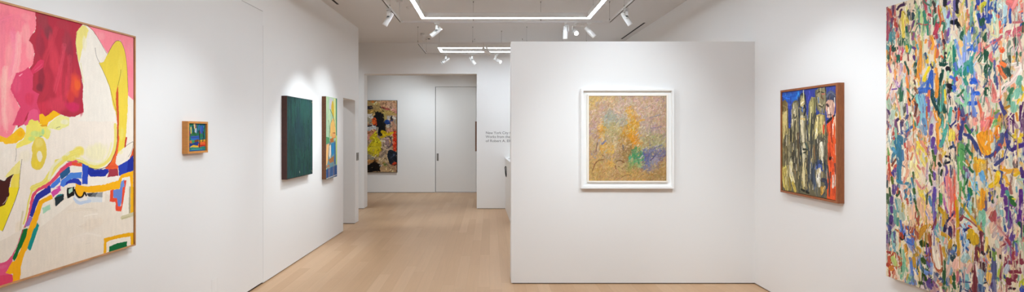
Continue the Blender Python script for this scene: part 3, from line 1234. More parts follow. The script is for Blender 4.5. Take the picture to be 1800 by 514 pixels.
S 5a5a8a 11 111,1005 120,943
S 4f8a70 22 208,1018 216,996
S d8903a 14 208,988 204,966
S 5f8ab8 21 270,1032 279,988 287,943
S 6f95b8 16 287,1032 295,973
S d8853a 11 303,1017 311,943
S c07030 13 315,958 311,885
S 6f4f9a 21 326,994 321,943
S 6a489a 27 338,915 332,868
S 7a5aa8 20 358,872 350,829
S 6a4a98 19 342,713 344,677
S 6a5098 15 418,754 425,720
S ea953a 20 361,1001 365,929 369,872
S e9a040 12 380,1029 377,994
S 4fa59a 23 414,965 399,908 384,873
S 5aada0 18 429,993 410,958
S 3f3f7a 10 443,986 472,1013
S e8d060 29 447,958 450,916
S eed45a 22 436,909 447,944
S dcc050 14 465,951 468,923
S edd048 20 233,891 250,861 275,840
S e9cf55 16 266,854 291,819
S ecd678 20 242,846 258,795 283,752
S f0e0a0 17 233,786 225,740 250,712
S f0d890 25 233,681 225,703
S e8c850 13 407,824 414,838
S d8b858 11 399,845 395,809
S 3a5f30 16 334,842 342,792 350,757
S 4a6f3a 20 346,807 346,778
S 45602a 14 315,696 319,660
S 40602f 16 204,701 208,671
S 1f2038 13 414,814 436,811 447,788 414,775
S 2f3248 15 436,860 458,875
S 465a88 13 458,896 465,868
S 2a3330 20 373,769 384,759
S 30402f 14 392,731 384,702
S 504a78 9 443,763 447,694
S d88060 14 187,783 199,822
S e8a070 17 182,836 195,860
S e09078 12 208,868 225,808 242,764
S d07a70 13 233,748 250,727
S e8a888 18 165,713 152,666
S e0b098 12 191,730 165,675
S c0a0b0 10 299,768 295,709
S b89ab0 13 291,701 299,673
S d09048 9 384,809 392,774
S a87050 20 380,816 384,795
S f09080 18 432,693 436,669
S f07f70 13 465,723 465,672
S e8b0a0 11 338,777 334,727
S c88a60 13 233,951 258,921
S e0b080 10 250,966 266,928
S 8a3a48 8 229,1026 233,996
S a8a8b8 14 18,1006 32,974
S b0a0a8 16 138,1005 147,974
S 5a4060 16 8,1023 18,990
S 3a3f7a 24 479,985 500,972 500,917
S 40437f 17 514,1012 511,958
S c0503f 14 486,999 490,972
S 2a7048 14 531,992 545,965 555,951
S 2f7a4a 9 528,985 558,958
S 3f9a58 13 588,964 584,931
S 55a860 12 594,984 591,951
S 6fb06f 21 500,883 504,849 500,801
S 62a862 24 514,877 511,802 507,754
S 5aa05a 11 486,889 490,684
S 78b878 10 524,803 521,714
S 2a6a45 16 535,867 548,847 558,838
S 24603f 15 548,774 555,751 568,739
S 2f7048 7 531,877 561,825
S 2f6a45 7 541,783 569,732
S 4f9a58 9 568,838 568,792
S 474d85 17 524,941 561,925 588,866 613,834 645,826 675,837 711,876
S 42487f 17 548,934 581,898 607,847
S ef9a28 57 632,938 626,899 638,861
S f09a2a 38 607,932 616,893 645,848
S f2a238 31 657,951 651,906
S f08f2a 18 699,983 684,939 669,907
S f2803a 12 708,977 693,939
S f0a030 9 657,894 651,842
S f4b055 8 626,854 632,828
S f08080 32 626,1003 623,971
S f09088 25 651,1009 638,977
S ee6a60 11 669,1015 657,983
S ec5a4a 9 657,1003 651,971
S 8ab87a 10 681,1002 669,977
S 70b068 9 687,1015 675,1002
S 565f8a 24 720,939 717,901
S 4f5885 20 717,908 708,882 699,863
S b04a4a 18 708,889 711,876
S 484a88 18 702,873 681,843
S 40408a 15 740,945 743,908 755,871 769,860
S 452f75 19 769,866 791,885 818,898
S 50358a 22 786,878 816,891
S 40407f 13 774,841 786,848
S 44498a 15 740,827 717,814 687,783
S 4a4f85 14 729,821 693,787
S 444a80 12 681,754 699,749 717,748 720,726 711,698
S f0b52f 19 594,807 626,795
S efb035 22 607,788 600,748
S e9a838 24 581,773 584,747
S f0a832 18 711,776 729,771
S f2b040 23 746,753 786,763
S eda830 18 717,763 740,759
S f0c832 22 699,743 696,705
S f0c030 17 797,751 780,738
S ecb83a 9 723,858 720,826
S efc83a 17 791,939 816,940
S f0d040 13 780,927 802,927
S e9b838 11 799,952 808,940
S 5fa0d8 23 613,729 623,704 632,689
S 6fabd8 15 620,743 626,717
S 4f3078 19 813,759 816,735
S 5a3f85 13 808,776 810,753
S 8f60a0 11 518,762 521,748
S 7f4f98 17 518,711 521,708
S e8a048 14 535,796 545,770
S 5a2f60 7 769,1013 772,952
S 5a2a5f 8 746,995 758,1007
S 5f3065 8 805,1018 810,982
S 5a5f40 5 729,1008 740,964 769,927
S 4a3038 3 774,811 772,786 780,774
S 4a3038 2 735,815 740,784
S f08878 14 465,737 467,682
S 9fc0d0 12 535,729 528,688
S 90b8c8 9 581,733 578,693
S 7f5a48 4 645,816 642,699
S c8a050 10 635,751 645,713
S dab058 7 657,765 669,702
S e8a05a 7 723,720 740,747
S a0c0b0 7 791,721 808,716
S 6a80b0 9 816,849 818,843
S 5f4585 28 61,604 58,556
S 57407f 29 46,523 42,490
S 5a3f80 27 42,458 45,435
S 4f3878 33 42,395 37,362
S 4a5088 25 32,329 27,304
S 554080 18 13,269 10,252
S 44505a 14 10,631 8,590
S 3a4f30 17 27,584 32,537
S 5a6a30 19 46,650 51,619
S 344f3a 19 102,570 84,544
S 3f7a98 31 93,639 111,633
S 447f98 20 111,629 173,628 173,601 147,583
S 44789a 18 143,582 152,553
S 4a7a98 16 182,564 189,512
S 4f829a 17 191,664 208,613
S a8b8a8 46 93,506 111,454 125,409
S b4c0b0 28 79,519 102,476
S 68959a 17 75,511 93,443
S 70a098 28 70,439 75,369
S 4f8878 19 93,396 88,356
S 5a78c0 18 111,384 120,339 143,297
S 4f70c8 22 129,333 147,290
S c0a040 13 129,503 125,448
S c8a83a 11 143,490 134,457
S a0a850 7 165,424 169,394
S b05a48 13 93,592 88,560
S d08a78 16 143,663 138,636
S d09080 12 152,530 165,493
S c05a48 18 160,531 165,508
S e0a888 26 178,587 169,570
S eac8a0 26 173,472 178,434
S e8b898 30 199,468 191,398
S e8c8a0 24 208,402 191,376
S f0d86a 33 258,604 258,574
S f0d050 28 266,568 275,547
S ecd678 25 242,624 250,588
S f0d8b0 17 225,645 250,670
S e09090 17 225,652 258,611 291,630
S eab898 58 250,528 266,486 283,511
S e9b894 49 275,495 283,445 315,414
S eac0a0 40 299,477 315,436
S f0c8a8 24 323,452 319,415
S 40602f 21 208,598 212,576
S 3f5a28 14 212,538 229,473
S 4a5a2a 10 299,579 295,520
S 355a2a 16 319,669 326,641
S b09a40 7 291,446 295,366
S c08a30 25 258,337 266,368 319,393
S c89a38 17 250,327 246,301
S a0553f 26 147,352 199,347 233,324
S b06048 14 187,337 242,318
S b0503f 14 229,420 242,385
S a85a44 12 242,438 237,392
S 6a7fb0 18 315,567 319,531
S 5f88b8 18 311,552 326,518
S 6048a0 20 346,622 342,549
S 5f4a9a 16 338,585 338,527
S 6f55a0 20 350,478 342,448
S 7a6ab8 8 338,534 346,323
S 8890d0 10 287,475 315,429
S 5a408a 10 410,671 418,623
S a058a0 15 403,565 414,517 425,491
S b06aa8 9 399,592 414,531
S 4f9a50 23 384,590 384,555
S 3f8848 15 388,548 384,534
S 5a8a58 9 377,525 380,462
S c89a28 27 377,504 407,481 414,461 403,416
S d0a430 18 407,495 414,440
S 35305f 10 468,498 436,458 414,419
S 2f2a55 19 414,412 407,382
S 3a3060 16 443,410 443,369
S f09090 18 421,693 425,631 432,590
S ee7a70 12 440,688 447,564 443,473
S ef8a80 14 458,690 458,565
S e87a7a 10 468,608 465,511
S f0a098 9 429,596 436,513
S e86040 16 472,581 468,477
S 60a8a8 20 358,393 361,373
S 70b0b0 19 369,410 354,350
S d0a83a 19 384,363 414,355 436,346
S e0a080 12 388,371 429,358
S c8c0b0 23 384,448 380,412
S 3a4a3a 27 129,294 134,283
S d0a040 18 98,319 102,304
S a0583f 11 75,322 111,306
S 7aa898 23 27,272 46,292
S 7a3a48 9 354,443 330,374
S c8980f 18 479,568 485,466 486,354
S c9992a 15 507,552 548,505 594,453 623,413
S cda030 14 521,534 575,476
S 8a4048 18 514,485 500,462
S 9a4a50 9 500,490 548,471 588,445
S 7f3a45 15 613,418 623,394
S 8a3f4a 12 626,414 613,385
S a9c8d8 28 528,440 514,411
S 9fbfd8 20 548,451 535,428
S 2f3070 14 518,405 548,424
S 353a80 14 507,369 521,399
S cda828 40 561,407 568,382
S e05a3f 13 548,438 561,434
S 2f8048 9 548,645 565,634
S 28784a 27 551,636 555,616
S 3a70b0 11 548,612 545,578 528,548
S 355a9a 15 528,548 558,553
S 3a68a8 11 555,559 541,544
S 8ab8b8 7 538,610 538,584
S 62a05a 10 500,667 497,571
S 6aa868 10 528,697 518,635
S 62a060 7 493,584 497,564
S f0a050 13 558,693 551,659
S f0a030 15 620,647 616,601 613,542
S f2a22a 26 623,634 620,556
S e9a83a 13 604,566 604,534
S 5a9fd8 22 620,712 632,687 651,667
S 70b0e0 13 616,718 623,693
S f0c52a 24 699,713 687,693 663,671
S f0b82a 13 702,726 699,701
S e8b040 5 638,656 642,592
S ecd060 5 651,664 645,611
S 7ab89a 19 626,531 629,486 626,459
S 8ac0a8 15 604,527 623,517
S 70b098 11 632,506 626,453
S 5a5088 16 657,632 663,614 651,593
S 3f4a85 12 651,606 657,594
S 2f4a40 16 672,602 674,587
S 4f7a58 11 699,622 696,615
S 4a5a68 9 684,648 678,616
S b05a50 31 675,526 669,506
S a85055 18 687,541 681,495
S b86060 12 657,504 669,487
S c88080 8 681,483 711,451 729,429
S 6a3a90 20 720,678 726,647
S 6a4095 18 723,659 717,627
S 6a3a8a 17 735,623 738,587
S 653888 23 740,562 749,545 746,520
S 6a3f90 14 752,552 743,513
S 7a58a0 20 758,503 752,471
S 5f4a90 19 769,438 763,418
S 58a090 20 743,649 746,637
S 60a0b0 8 786,679 788,655
S a05a48 11 755,694 763,652
S a06a60 15 758,670 763,646
S 356a38 23 763,621 769,600 777,592
S c0c038 8 769,619 780,617
S 5f3088 19 805,663 807,633
S 5a2f85 17 808,621 805,591
S 5f3088 19 802,560 799,529
S 5a2a80 7 801,651 802,536
S 70a8b0 8 774,568 786,545
S 255f38 22 802,499 813,483 818,472
S d8a8a0 9 818,539 816,514
S 3f5a9a 12 729,479 735,449
S 8ab8b8 18 717,546 717,527
S c0d0c0 14 729,510 726,479
S d09a90 5 717,452 705,475
S 8fb0c0 7 699,429 705,403
S d0c8a0 12 651,445 657,401
S d8a8a8 11 500,422 472,402
S 7a4a80 10 465,504 464,490
S 8a4048 10 465,422 467,367
S ea6a48 14 467,601 471,574
S e86a50 10 468,698 468,608
S 8a6f30 9 571,595 568,528
S 4a5090 8 717,721 714,690
S a0b8a0 5 581,702 588,544
S b0c8d0 10 507,437 500,367
S c08a30 20 250,313 266,346 295,367
S c89a38 24 233,242 250,231 225,195
S c89830 29 208,168 208,145 216,118
S c89a30 22 377,362 414,356 443,334 436,291
S d0a238 19 399,282 407,249 421,224
S b0603f 17 307,340 319,277 330,208 354,156 377,138 395,161
S b5684a 12 380,292 388,244 392,181
S a85a44 16 173,327 208,334 237,310
S b06848 12 187,307 233,298
S f2e4d0 39 346,269 361,201 369,168
S f0e0cc 31 338,311 354,250
S 6a6aa0 8 346,377 342,283
S 7ab0b8 31 361,377 358,365
S 5a78c8 27 138,289 169,265 199,279
S 4f70c0 35 165,272 191,262
S 5f78c8 16 111,326 138,289
S 2a3a18 30 258,278 295,275
S 2f4a1c 23 262,264 266,287
S 33501c 30 270,177 279,168
S 30481c 30 275,79 283,66
S 384f20 7 270,207 279,157
S 384f20 7 266,95 287,57
S 303028 31 120,277 129,283
S b04a38 27 116,300 125,286
S e0963a 27 147,229 154,192
S d8a048 13 143,236 147,175
S 8ac0a0 27 120,207 134,156 138,103
S 7ab898 24 138,119 129,70 120,21
S 3a6a50 9 111,205 120,60
S 2f5038 13 107,192 116,175
S 7aa880 19 178,31 173,37
S 8ab890 18 156,93 160,79
S 5f80c8 16 187,163 195,97 204,16
S 6a88c8 12 204,69 199,7
S 6a88c8 25 242,162 250,135 291,102
S 7090cc 19 283,107 323,111
S 5a7fc0 12 212,109 233,81
S 7a9ad0 21 319,161 330,164
S 6f5aa0 16 299,170 311,151
S 704aa0 11 291,271 295,220
S 5a3f80 21 315,72 299,38
S 604a88 19 299,38 323,24
S a03a30 19 27,161 13,161
S b85038 9 37,171 111,135 111,96 46,78
S b85a40 9 46,173 120,145
S b04a38 29 13,77 27,73
S d07f38 33 37,59 46,66
S c8d090 24 65,115 84,96
S b8c878 38 56,128 70,100
S 7aa8b8 23 61,217 65,186
S 8ab8b8 23 46,277 61,224
S 5a3f68 14 37,299 27,265
S 6a5090 17 18,247 27,225
S 2f5a30 10 27,225 32,210
S b89aa0 14 8,212 18,182
S 3a5f3a 18 407,206 403,142 399,49
S 355a38 21 407,164 403,78
S 3a68a0 18 429,114 425,78
S b8963a 12 443,126 447,92
S 3f7048 17 461,152 465,125
S 3f6f48 19 461,90 468,71
S 4a5a80 23 361,115 392,89
S c88868 23 369,75 384,65
S d0a090 19 354,48 369,32
S 8a5a80 16 338,65 361,44
S 5a70a0 22 443,258 458,275
S 7aa0b8 13 436,242 429,198
S a09a78 15 421,224 414,215
S 2a4048 14 468,250 458,220
S 5a7850 7 287,343 283,261
S a8b878 12 216,268 221,247
S c8b8a8 17 233,220 237,213
S 5a5070 15 275,38 287,12
S c0a048 12 165,57 156,24
S 8a3a30 6 323,343 326,286
S cfa22a 33 548,378 581,392 588,360
S d4ac28 40 561,394 575,357
S 30303a 8 548,365 555,346
S cba030 17 486,378 490,304 493,270
S c08830 17 486,262 490,283
S b0c4dc 28 521,386 514,350
S 9fc0e0 20 541,350 535,328
S 3a68a8 15 511,383 511,336 541,309
S 3a60a0 11 521,325 545,304
S 304a90 14 514,398 521,413
S a8c8c8 41 535,267 521,244
S 8abac0 34 521,190 535,146
S 70a8b8 23 535,126 541,95
S 44537a 7 500,116 561,131
S 3a4570 8 521,81 548,74
S 7a3a40 26 594,322 588,261
S 733640 29 588,268 578,193
S 7a3a42 29 581,193 581,141 578,87
S 6a323c 15 610,411 620,361
S 7a3a45 17 620,361 620,315
S 4a3038 26 620,250 623,219
S e8d0c8 16 588,248 597,178
S d8a8a0 18 561,228 541,182
S d8b0a8 15 575,284 568,263
S f0c058 16 642,392 645,347
S eab868 19 651,297 657,280
S e8b060 21 651,246 654,234
S e9b45a 25 654,202 651,156
S f0d070 13 638,327 642,360
S 2a2830 17 620,309 626,304
S 1e1c22 19 626,171 632,169
S 2a262c 9 629,376 626,362
S 1a1a20 12 711,316 712,304
S a0c0d0 26 607,168 613,144
S 90b0c0 32 613,203 620,159
S 465a88 26 613,125 620,104
S 4a5a88 15 632,124 626,103
S 4f5580 24 675,336 681,280 678,222
S 565a85 18 681,280 678,190 669,117
S 7a7aa0 15 681,178 687,123
S 8aa85a 21 663,326 681,305
S 7a9a50 12 687,326 681,286
S a8c048 10 717,271 705,230
S b0c448 8 705,242 702,216
S d0c850 8 717,283 720,271
S 4f3a68 9 669,162 657,119
S a89ac0 11 657,139 663,121
S a04050 15 740,407 763,376 772,341
S a8454f 17 763,339 774,317
S a84a58 9 735,425 758,393
S c08a90 7 717,440 740,414
S 6a4a98 23 769,432 766,413
S 7a5aa0 11 786,393 786,338
S 5a78b8 9 780,398 791,358
S 8ab898 17 752,361 758,343
S a0c8a8 28 805,404 808,386
S 90c0a0 19 816,460 808,434
S d06a58 13 816,430 818,419
S 2a6a40 13 816,469 818,464
S 903f50 17 752,289 786,302 813,309
S 8f3a4c 14 808,302 813,321 797,317
S 8a3848 17 758,245 786,256 802,258
S 8a3a4a 14 799,275 802,258
S 83384a 19 746,192 774,219 786,235
S 7f3446 23 746,204 752,187
S 8a3a4c 14 786,204 769,211
S 803848 13 758,165 774,164
S 3a2a30 9 752,157 780,169
S 8a3f55 11 752,299 723,260 711,212 708,193
S 93455a 9 735,313 740,296
S 34406a 14 749,258 752,252
S 3a4a78 12 729,218 732,209
S b8c0d0 20 735,238 746,272
S e0d8d8 18 729,180 723,191
S f0e4d8 18 705,179 717,152
S c8c838 22 810,206 808,187
S b0b838 13 818,226 813,213
S 3a50b8 27 813,170 816,183
S 4a5fc0 11 805,174 808,169
S 7aa890 7 797,238 794,213
S e8b8a8 36 479,219 472,196
S f0c8b8 28 500,218 500,197
S d8a0a0 18 490,146 486,104
S b06068 13 486,166 483,117
S 2a5a3a 22 462,138 464,118
S 305a38 19 465,98 467,77
S 5a4a80 8 500,143 497,101
S b8a8c0 13 613,281 620,263
S d04a38 9 631,270 642,268
S 8a7890 9 638,275 642,243
S a8a8b8 18 705,412 717,402
S 6f7a88 8 708,394 723,416
S c8d0c0 20 699,360 693,384
S d0b8b8 15 687,427 675,406
S b09898 8 729,361 717,340
S 60a090 12 699,196 711,168
'''
CROWD_PAINT = '''
P 3a4a9a -113,1004 759,945 759,-82 -113,-229
B 2f6fd0 .9 117,819 119,42
B 2a7ae0 .7 216,833 48,41
B 3c50b4 .8 84,747 104,53
B 3f46a0 .8 356,822 91,60
B 4a4f9c .7 634,839 52,37
S 2f62c8 24 -4,850 101,820 216,843
S 4a60b8 18 14,794 117,755
P 6f6a55 -22,467 101,554 232,573 444,590 710,549 685,-3 -22,-104
B a89c70 .7 66,231 105,215
B 55564e .8 216,345 97,155
P a89a6a -13,719 -4,784 40,808 80,774 84,704 92,596 84,425 -13,423
P 7a6a45 -7,740 5,794 46,805 77,774 77,715 40,695 5,702
S d8c88a 46 40,673 40,554 32,478
S c9b878 25 5,663 0,467
S 5a5038 9 -7,773 0,664
S 4a4434 9 84,725 87,575 84,468
S 8f8158 14 14,756 66,737
P 8a8468 134,702 143,765 184,788 224,755 232,656 240,532 134,426 126,553
P 9a9478 148,733 184,783 219,745 224,667 184,626 154,659
S 6a6650 17 143,749 159,774 200,782 224,744
S c8c0a0 27 176,689 184,626
S 3f3f3a 13 167,669 176,637 200,657
S d8d0b0 13 151,627 143,574
S 4a463a 17 184,616 176,532 167,427
S b0a880 26 208,615 216,511
P 8f8a70 232,708 232,801 271,839 313,810 325,724 333,552 341,431 240,429
S 3a3d4a 19 240,738 235,795 271,837 307,816 318,754
P c8b884 251,779 279,808 307,780 307,725 271,706 251,727
S e8e0c0 16 261,758 287,772
S 4a4a40 13 256,732 279,716 302,730
S 2f3340 22 302,740 318,704 302,664
S d8d0b4 38 271,645 276,552 287,450
S 4a6ab0 13 264,706 279,690
S d0b878 19 240,635 333,622
S 3f4450 16 232,708 240,594 240,429
S 55585a 18 325,653 333,532 348,451
P a09a6a 356,752 393,810 436,797 444,688 415,571 356,431 348,612
S b8b078 30 393,770 388,691 382,611
S d8d0a0 15 378,721 378,631
S 6a6a4a 15 422,788 429,709 422,620
S 50524a 21 400,631 385,532 378,432
S 7a7a58 15 363,712 356,552
P 8a8468 436,846 472,872 541,871 560,845 562,740 541,665 486,672 444,747
S 6a6650 17 444,855 444,767 465,697
S 5a584a 14 555,846 562,759 534,675
S a89a78 28 479,823 486,745 500,705
S c8bc90 14 458,815 472,775
S 70563f 17 507,801 528,781
S 6a80a0 14 472,794 475,755
S d8ccaa 11 486,745 514,729
S 403c34 8 458,834 493,841 541,823
S 4a463a 11 479,731 514,719 534,732
S b07060 14 507,821 541,818
P b8a86a 429,650 486,667 534,656 555,588 541,474 444,473 422,551
S e0d098 32 458,629 451,531 444,473
S d8c888 25 507,637 500,531
S 5f5540 9 479,648 475,531
S 7a7050 19 541,646 548,550
S 4f5048 30 429,659 407,551 400,432
P 4a5068 562,788 575,834 621,840 660,809 663,735 634,727 582,758
S 5f647a 19 568,797 608,832 654,800
S 3f4660 21 582,777 647,773
P d0a898 558,750 582,772 634,764 654,726 647,652 608,620 568,636 555,693
S e0c0b0 24 582,692 595,654
S b88a80 16 634,736 641,661
S 4a3a40 19 568,735 582,725
S 8a6a60 11 562,693 575,678
S 7a5a58 11 582,654 615,653
S 2f2f34 21 575,597 608,620 647,642
P e25a30 562,579 647,633 668,614 673,457 679,-13 568,-29 575,266 582,437
S e8c8b0 14 541,598 528,512
S e05a40 22 534,570 528,512
S f0d8c8 8 634,568 634,484
S e8b8a0 18 654,633 666,549 670,457
S 8a3a30 11 615,606 615,512 621,437
S e86038 40 588,550 595,456
P 5f5c50 436,439 458,487 507,507 555,484 568,398 555,284 486,260 436,315
S 8a8570 17 458,463 507,493 548,464
S d8d0b8 28 493,415 493,338
S b0a890 20 521,426 528,330
S 4a4a44 20 444,453 444,355 458,277
P 8a8468 14,424 32,478 92,495 126,447 134,236 14,206
S 6a6650 24 32,446 66,484 117,458
S 55503f 27 167,511 167,238
S 6f5f4a 33 216,501 224,304
S 3f3f3a 20 126,532 126,447
S d8d0a8 51 126,242 117,167 151,96
S e8e0c8 21 109,220 126,168
S 6a6248 53 49,410 66,303
S 4f4d40 26 126,295 200,289 232,166
S b8a860 71 32,192 49,53
S c8b868 42 40,106 66,12
S 8a8258 29 -4,365 5,212
S c9b45a 33 151,75 184,16
S 8a7a40 27 101,112 117,18
S 5a5a4a 32 216,248 240,126 240,23
S 4a4d4a 32 264,374 248,250
S e0d8b8 38 302,406 295,314 302,233
S d8cca0 41 302,254 295,151 295,80
S b8a870 22 279,99 295,29
S 3a4038 16 287,375 356,368 295,345
S 5a6a60 22 318,427 341,387
S 4a4f54 30 363,378 356,257 356,137 341,35
S 3a404a 15 393,399 388,240 393,121
S 70747a 21 378,279 378,139
S 8a7f60 22 333,185 333,54
S 2f2f2a 19 264,36 356,17
S 8a6a4a 12 422,410 429,301
S e0dcc8 42 507,422 507,344
S d0c8b0 28 493,363 514,297
S 4a4a44 20 444,410 458,332 500,286
S 3a4250 28 415,202 429,252 486,280 541,265 555,204
S 4a5568 38 412,212 415,143 444,47
S 4a60a0 29 444,224 486,251 514,220
S d8d4c4 49 479,207 472,148 479,100
S f0ece0 17 465,196 479,159
S a8a490 20 514,191 507,142
S 3f4658 36 514,143 555,137 562,90
S c89a48 36 514,75 521,28
S d0b078 17 548,89 528,58
S 6a6a60 23 444,67 458,10
S 55585a 22 541,40 514,8
S 8a8a80 14 568,252 568,157
S de5530 40 595,424 602,330 608,265
S e45a34 34 634,276 634,220
S 5a4a48 19 575,253 595,141 595,28
S 4a4444 13 608,208 615,31
S e45a30 21 621,200 615,96 608,11
S f0dcd0 18 634,183 632,98
S e0c0b0 13 660,240 654,110
S e45a34 39 654,82 654,27
S 7a4a48 18 654,277 663,204
S 2f2320 24 602,311 621,322
S e8b0a0 10 660,426 663,333
'''


# --- large figure painting on the left wall (thin floating frame)
W, H = 1694, 1318
us = np.concatenate([np.arange(0, 840, 8.0), np.arange(840, W + 1, 1.9)])
P = Paint(us, np.arange(0, H + 1, 1.9), 'f2e9df')
P.ps = 0.02
P.poly([(-5, 680), (-5, 1330), (1030, 1330), (960, 1000), (920, 690), (600, 640), (300, 740)], hexrgb('fd9db2'))
P.blob((300, 1000), (240, 200), hexrgb('fbb9b6'), 0.7)
P.trace(LEFT_PAINT, jag=0.10, streak=0.03)
P.stroke([(-5, 560), (200, 640), (430, 690), (700, 660)], 70, hexrgb('f4d23a'), 0.2, 0.06)
P.stroke([(-5, 90), (200, 60), (420, 90), (620, 60)], 90, hexrgb('e0537c'), 0.2, 0.06)
P.weave(0.03)
root = picture('large painting of a reclining white and yellow nude on crimson and pink', LW, LROT, 2.227, 0.8045)
x0 = -W / 2000 - 0.000
MB().rails(-0.859, 0.859, 0, 1.3355, 0.010, -0.045, 0, OAK, 0.0015) \
    .box(-0.85, 0.85, -0.006, -0.001, 0.009, 1.327, DARKEDGE).build('frame', root)
build_canvas(P, root, -0.847, 0.0075 + 0.001, -0.038, -0.006, 0.0006)

# --- tiny landscape in a deep box frame
W, H = 221, 212
P = Paint(np.arange(0, W + 1, 1.6), np.arange(0, H + 1, 1.6), '2f6a70')
def S(c, w, *p, **k):
    P.stroke([(q[0] * W, (1 - q[1]) * H) for q in p], w, hexrgb(c), **k)
for k in range(170):
    x, y = random.random(), random.random() ** 1.1
    S(random.choice(['1f6a6a', '2a7f6a', '27509a', '2f7f50', '1f4a6a', '35908a', '3a5fae']), random.uniform(8, 18),
      (x, y * 0.6), (x + random.uniform(-.06, .06), y * 0.6 + random.uniform(.08, .16)))
S('d8cfa0', 26, (.36, .04), (.42, .18)); S('e8d79a', 16, (.38, .05), (.40, .14))
S('8a5a4a', 14, (.44, .06), (.42, .24)); S('c6d2e8', 20, (.44, .22), (.43, .36))
S('d8c040', 14, (.17, .16), (.18, .34)); S('b08a30', 10, (.05, .3), (.06, .5))
S('3a62b8', 26, (.75, .14), (.72, .34)); S('2f55a8', 24, (.82, .1), (.85, .3))
S('6a3f66', 14, (.1, .3), (.12, .42)); S('8a4a5a', 12, (.66, .3), (.72, .42))
S('2f6f48', 30, (.2, .44), (.34, .36), (.5, .46)); S('2a7a5a', 26, (.6, .42), (.85, .44))
S('2f66b8', 30, (.24, .56), (.55, .54)); S('3a58b0', 16, (.2, .5), (.6, .48))
S('3f9a60', 24, (.22, .66), (.5, .66)); S('c8703a', 26, (.16, .66), (.18, .72))
S('27408a', 40, (.02, .78), (.3, .8), (.5, .72)); S('7a4a2a', 18, (.4, .64), (.58, .62))
S('e5b83a', 30, (.08, .96), (.3, .86), (.62, .88)); S('e0a830', 20, (.64, .66), (.98, .64))
S('d8452a', 44, (.68, .80), (.96, .78)); S('e86a30', 18, (.7, .74), (.95, .72)); S('b03028', 14, (.75, .83), (.95, .84))
S('2f7f78', 40, (.0, .95), (.5, .96), (1, .93)); S('2a5f9a', 10, (.1, .97), (.9, .97)); S('48a08a', 8, (.2, .93), (.8, .94))
S('20241f', 13, (.05, .5), (.07, .8), (.05, .97)); S('262a20', 11, (.63, .25), (.66, .6), (.65, .86))
S('2a2a28', 10, (.86, .3), (.87, .5), (.84, .66)); S('23402c', 12, (.27, .1), (.33, .36))
root = picture('tiny painting of colourful trees in a deep honey wood box frame', LW, LROT, 3.7315, 1.3655)
MB().rails(-0.1265, 0.1265, 0, 0.2445, 0.016, -0.045, 0, HONEY, 0.001) \
    .box(-0.12, 0.12, -0.012, -0.001, 0.008, 0.236, DARKEDGE).build('frame', root)
build_canvas(P, root, -W / 2000, 0.0165, -0.033, -0.012, 0.0008)

# --- dark green monochrome
W, H = 727, 909
P = Paint(np.arange(0, W + 1, 2.4), np.arange(0, H + 1, 2.4), '2b514c')
for k in range(900):
    x, y = random.uniform(0, W), random.uniform(-40, H)
    P.stroke([(x, y), (x + random.uniform(-10, 10), y + random.uniform(60, 220))], random.uniform(8, 26),
             hexrgb(random.choice(['264a46', '2d5850', '30605a', '294b52', '2b4750', '345a55', '23423f', '2f655a', '33535c'])),
             0.3, 0.10, 0.35)
P.img *= 0.84
P.blob((330, 560), (130, 260), hexrgb('263c49'), 0.55)
P.blob((480, 760), (200, 160), hexrgb('28554e'), 0.5)
P.blob((120, 300), (100, 260), hexrgb('213a35'), 0.5)
for x, y in ((600, 660), (560, 330), (455, 420), (470, 615)):
    P.stroke([(x, y), (x + 3, y - 14)], 9, hexrgb('16302c'))
P.stroke([(335, 60), (337, 42)], 9, hexrgb('b9c4b4'))
P.stroke([(700, 40), (715, 22)], 10, hexrgb('8a8a70'))
P.stroke([(712, 890), (718, 880)], 10, hexrgb('a89a70'))
root = picture('dark green nearly monochrome painting with dark brown sides', LW, LROT, 5.6455, 1.0075)
MB().rails(-0.3675, 0.3675, 0, 0.917, 0.004, -0.06, 0, SIDEBROWN).build('frame', root)
build_canvas(P, root, -W / 2000, 0.004, -0.0595, -0.004, 0.0008)

# --- tall narrow figure painting
W, H = 446, 1118
P = Paint(np.arange(0, W + 1, 2.4), np.arange(0, H + 1, 2.4), 'a9c9a6')
def S(c, w, *p, **k):
    P.stroke([(q[0] * W, (1 - q[1]) * H) for q in p], w, hexrgb(c), **k)
def G(c, *p, **k):
    P.poly([(q[0] * W, (1 - q[1]) * H) for q in p], hexrgb(c), **k)
for k in range(60):
    x, y = random.random(), random.random() * .6
    S(random.choice(['a8cbb0', 'b8d2a8', '9cc4a8', 'c2d8b4']), random.uniform(14, 34), (x, y), (x + .03, y + .2), dry=.3)
def A1(*p):      # upper half measurements
    return [((x - 75) / 123, (y * .1556 - 10) / 144) for x, y in p]
def A2(*p):      # lower half measurements
    return [((x - 70) / 115, (70 + y / 6.05) / 144) for x, y in p]
G('d3d894', *A1((160, 70), (186, 70), (186, 514), (172, 514), (166, 330), (158, 200)))
G('4a8a6a', *A1((182, 60), (200, 60), (200, 514), (186, 514), (182, 300)))
G('c3c0cc', *A1((112, 75), (146, 75), (145, 165), (126, 206), (106, 200), (108, 130)))
G('cfae3a', *A1((138, 118), (150, 100), (160, 150), (162, 220), (158, 285), (150, 290), (138, 240), (130, 180)), smooth=True)
S('2f5a48', 12, *A1((120, 205), (140, 255), (152, 290), (166, 335)))
S('5a7a60', 14, *A1((100, 330), (112, 420), (108, 514)))
G('eebf70', *A1((150, 294), (162, 335), (172, 390), (178, 450), (178, 514), (120, 514), (118, 430), (124, 370), (138, 325)))
S('3a4a40', 7, *A1((150, 292), (164, 335), (175, 400)))
S('4a5a50', 7, *A1((138, 325), (122, 380), (118, 470)))
G('de7f4c', *A1((140, 478), (176, 470), (182, 530), (136, 540)))
S('8a4a2a', 9, *A1((138, 540), (140, 480), (176, 472)))
G('6f94a0', *A2((140, 60), (172, 40), (178, 330), (120, 330), (70, 330), (70, 40)))
G('58986a', *A2((70, 0), (104, 10), (105, 62), (70, 80)))
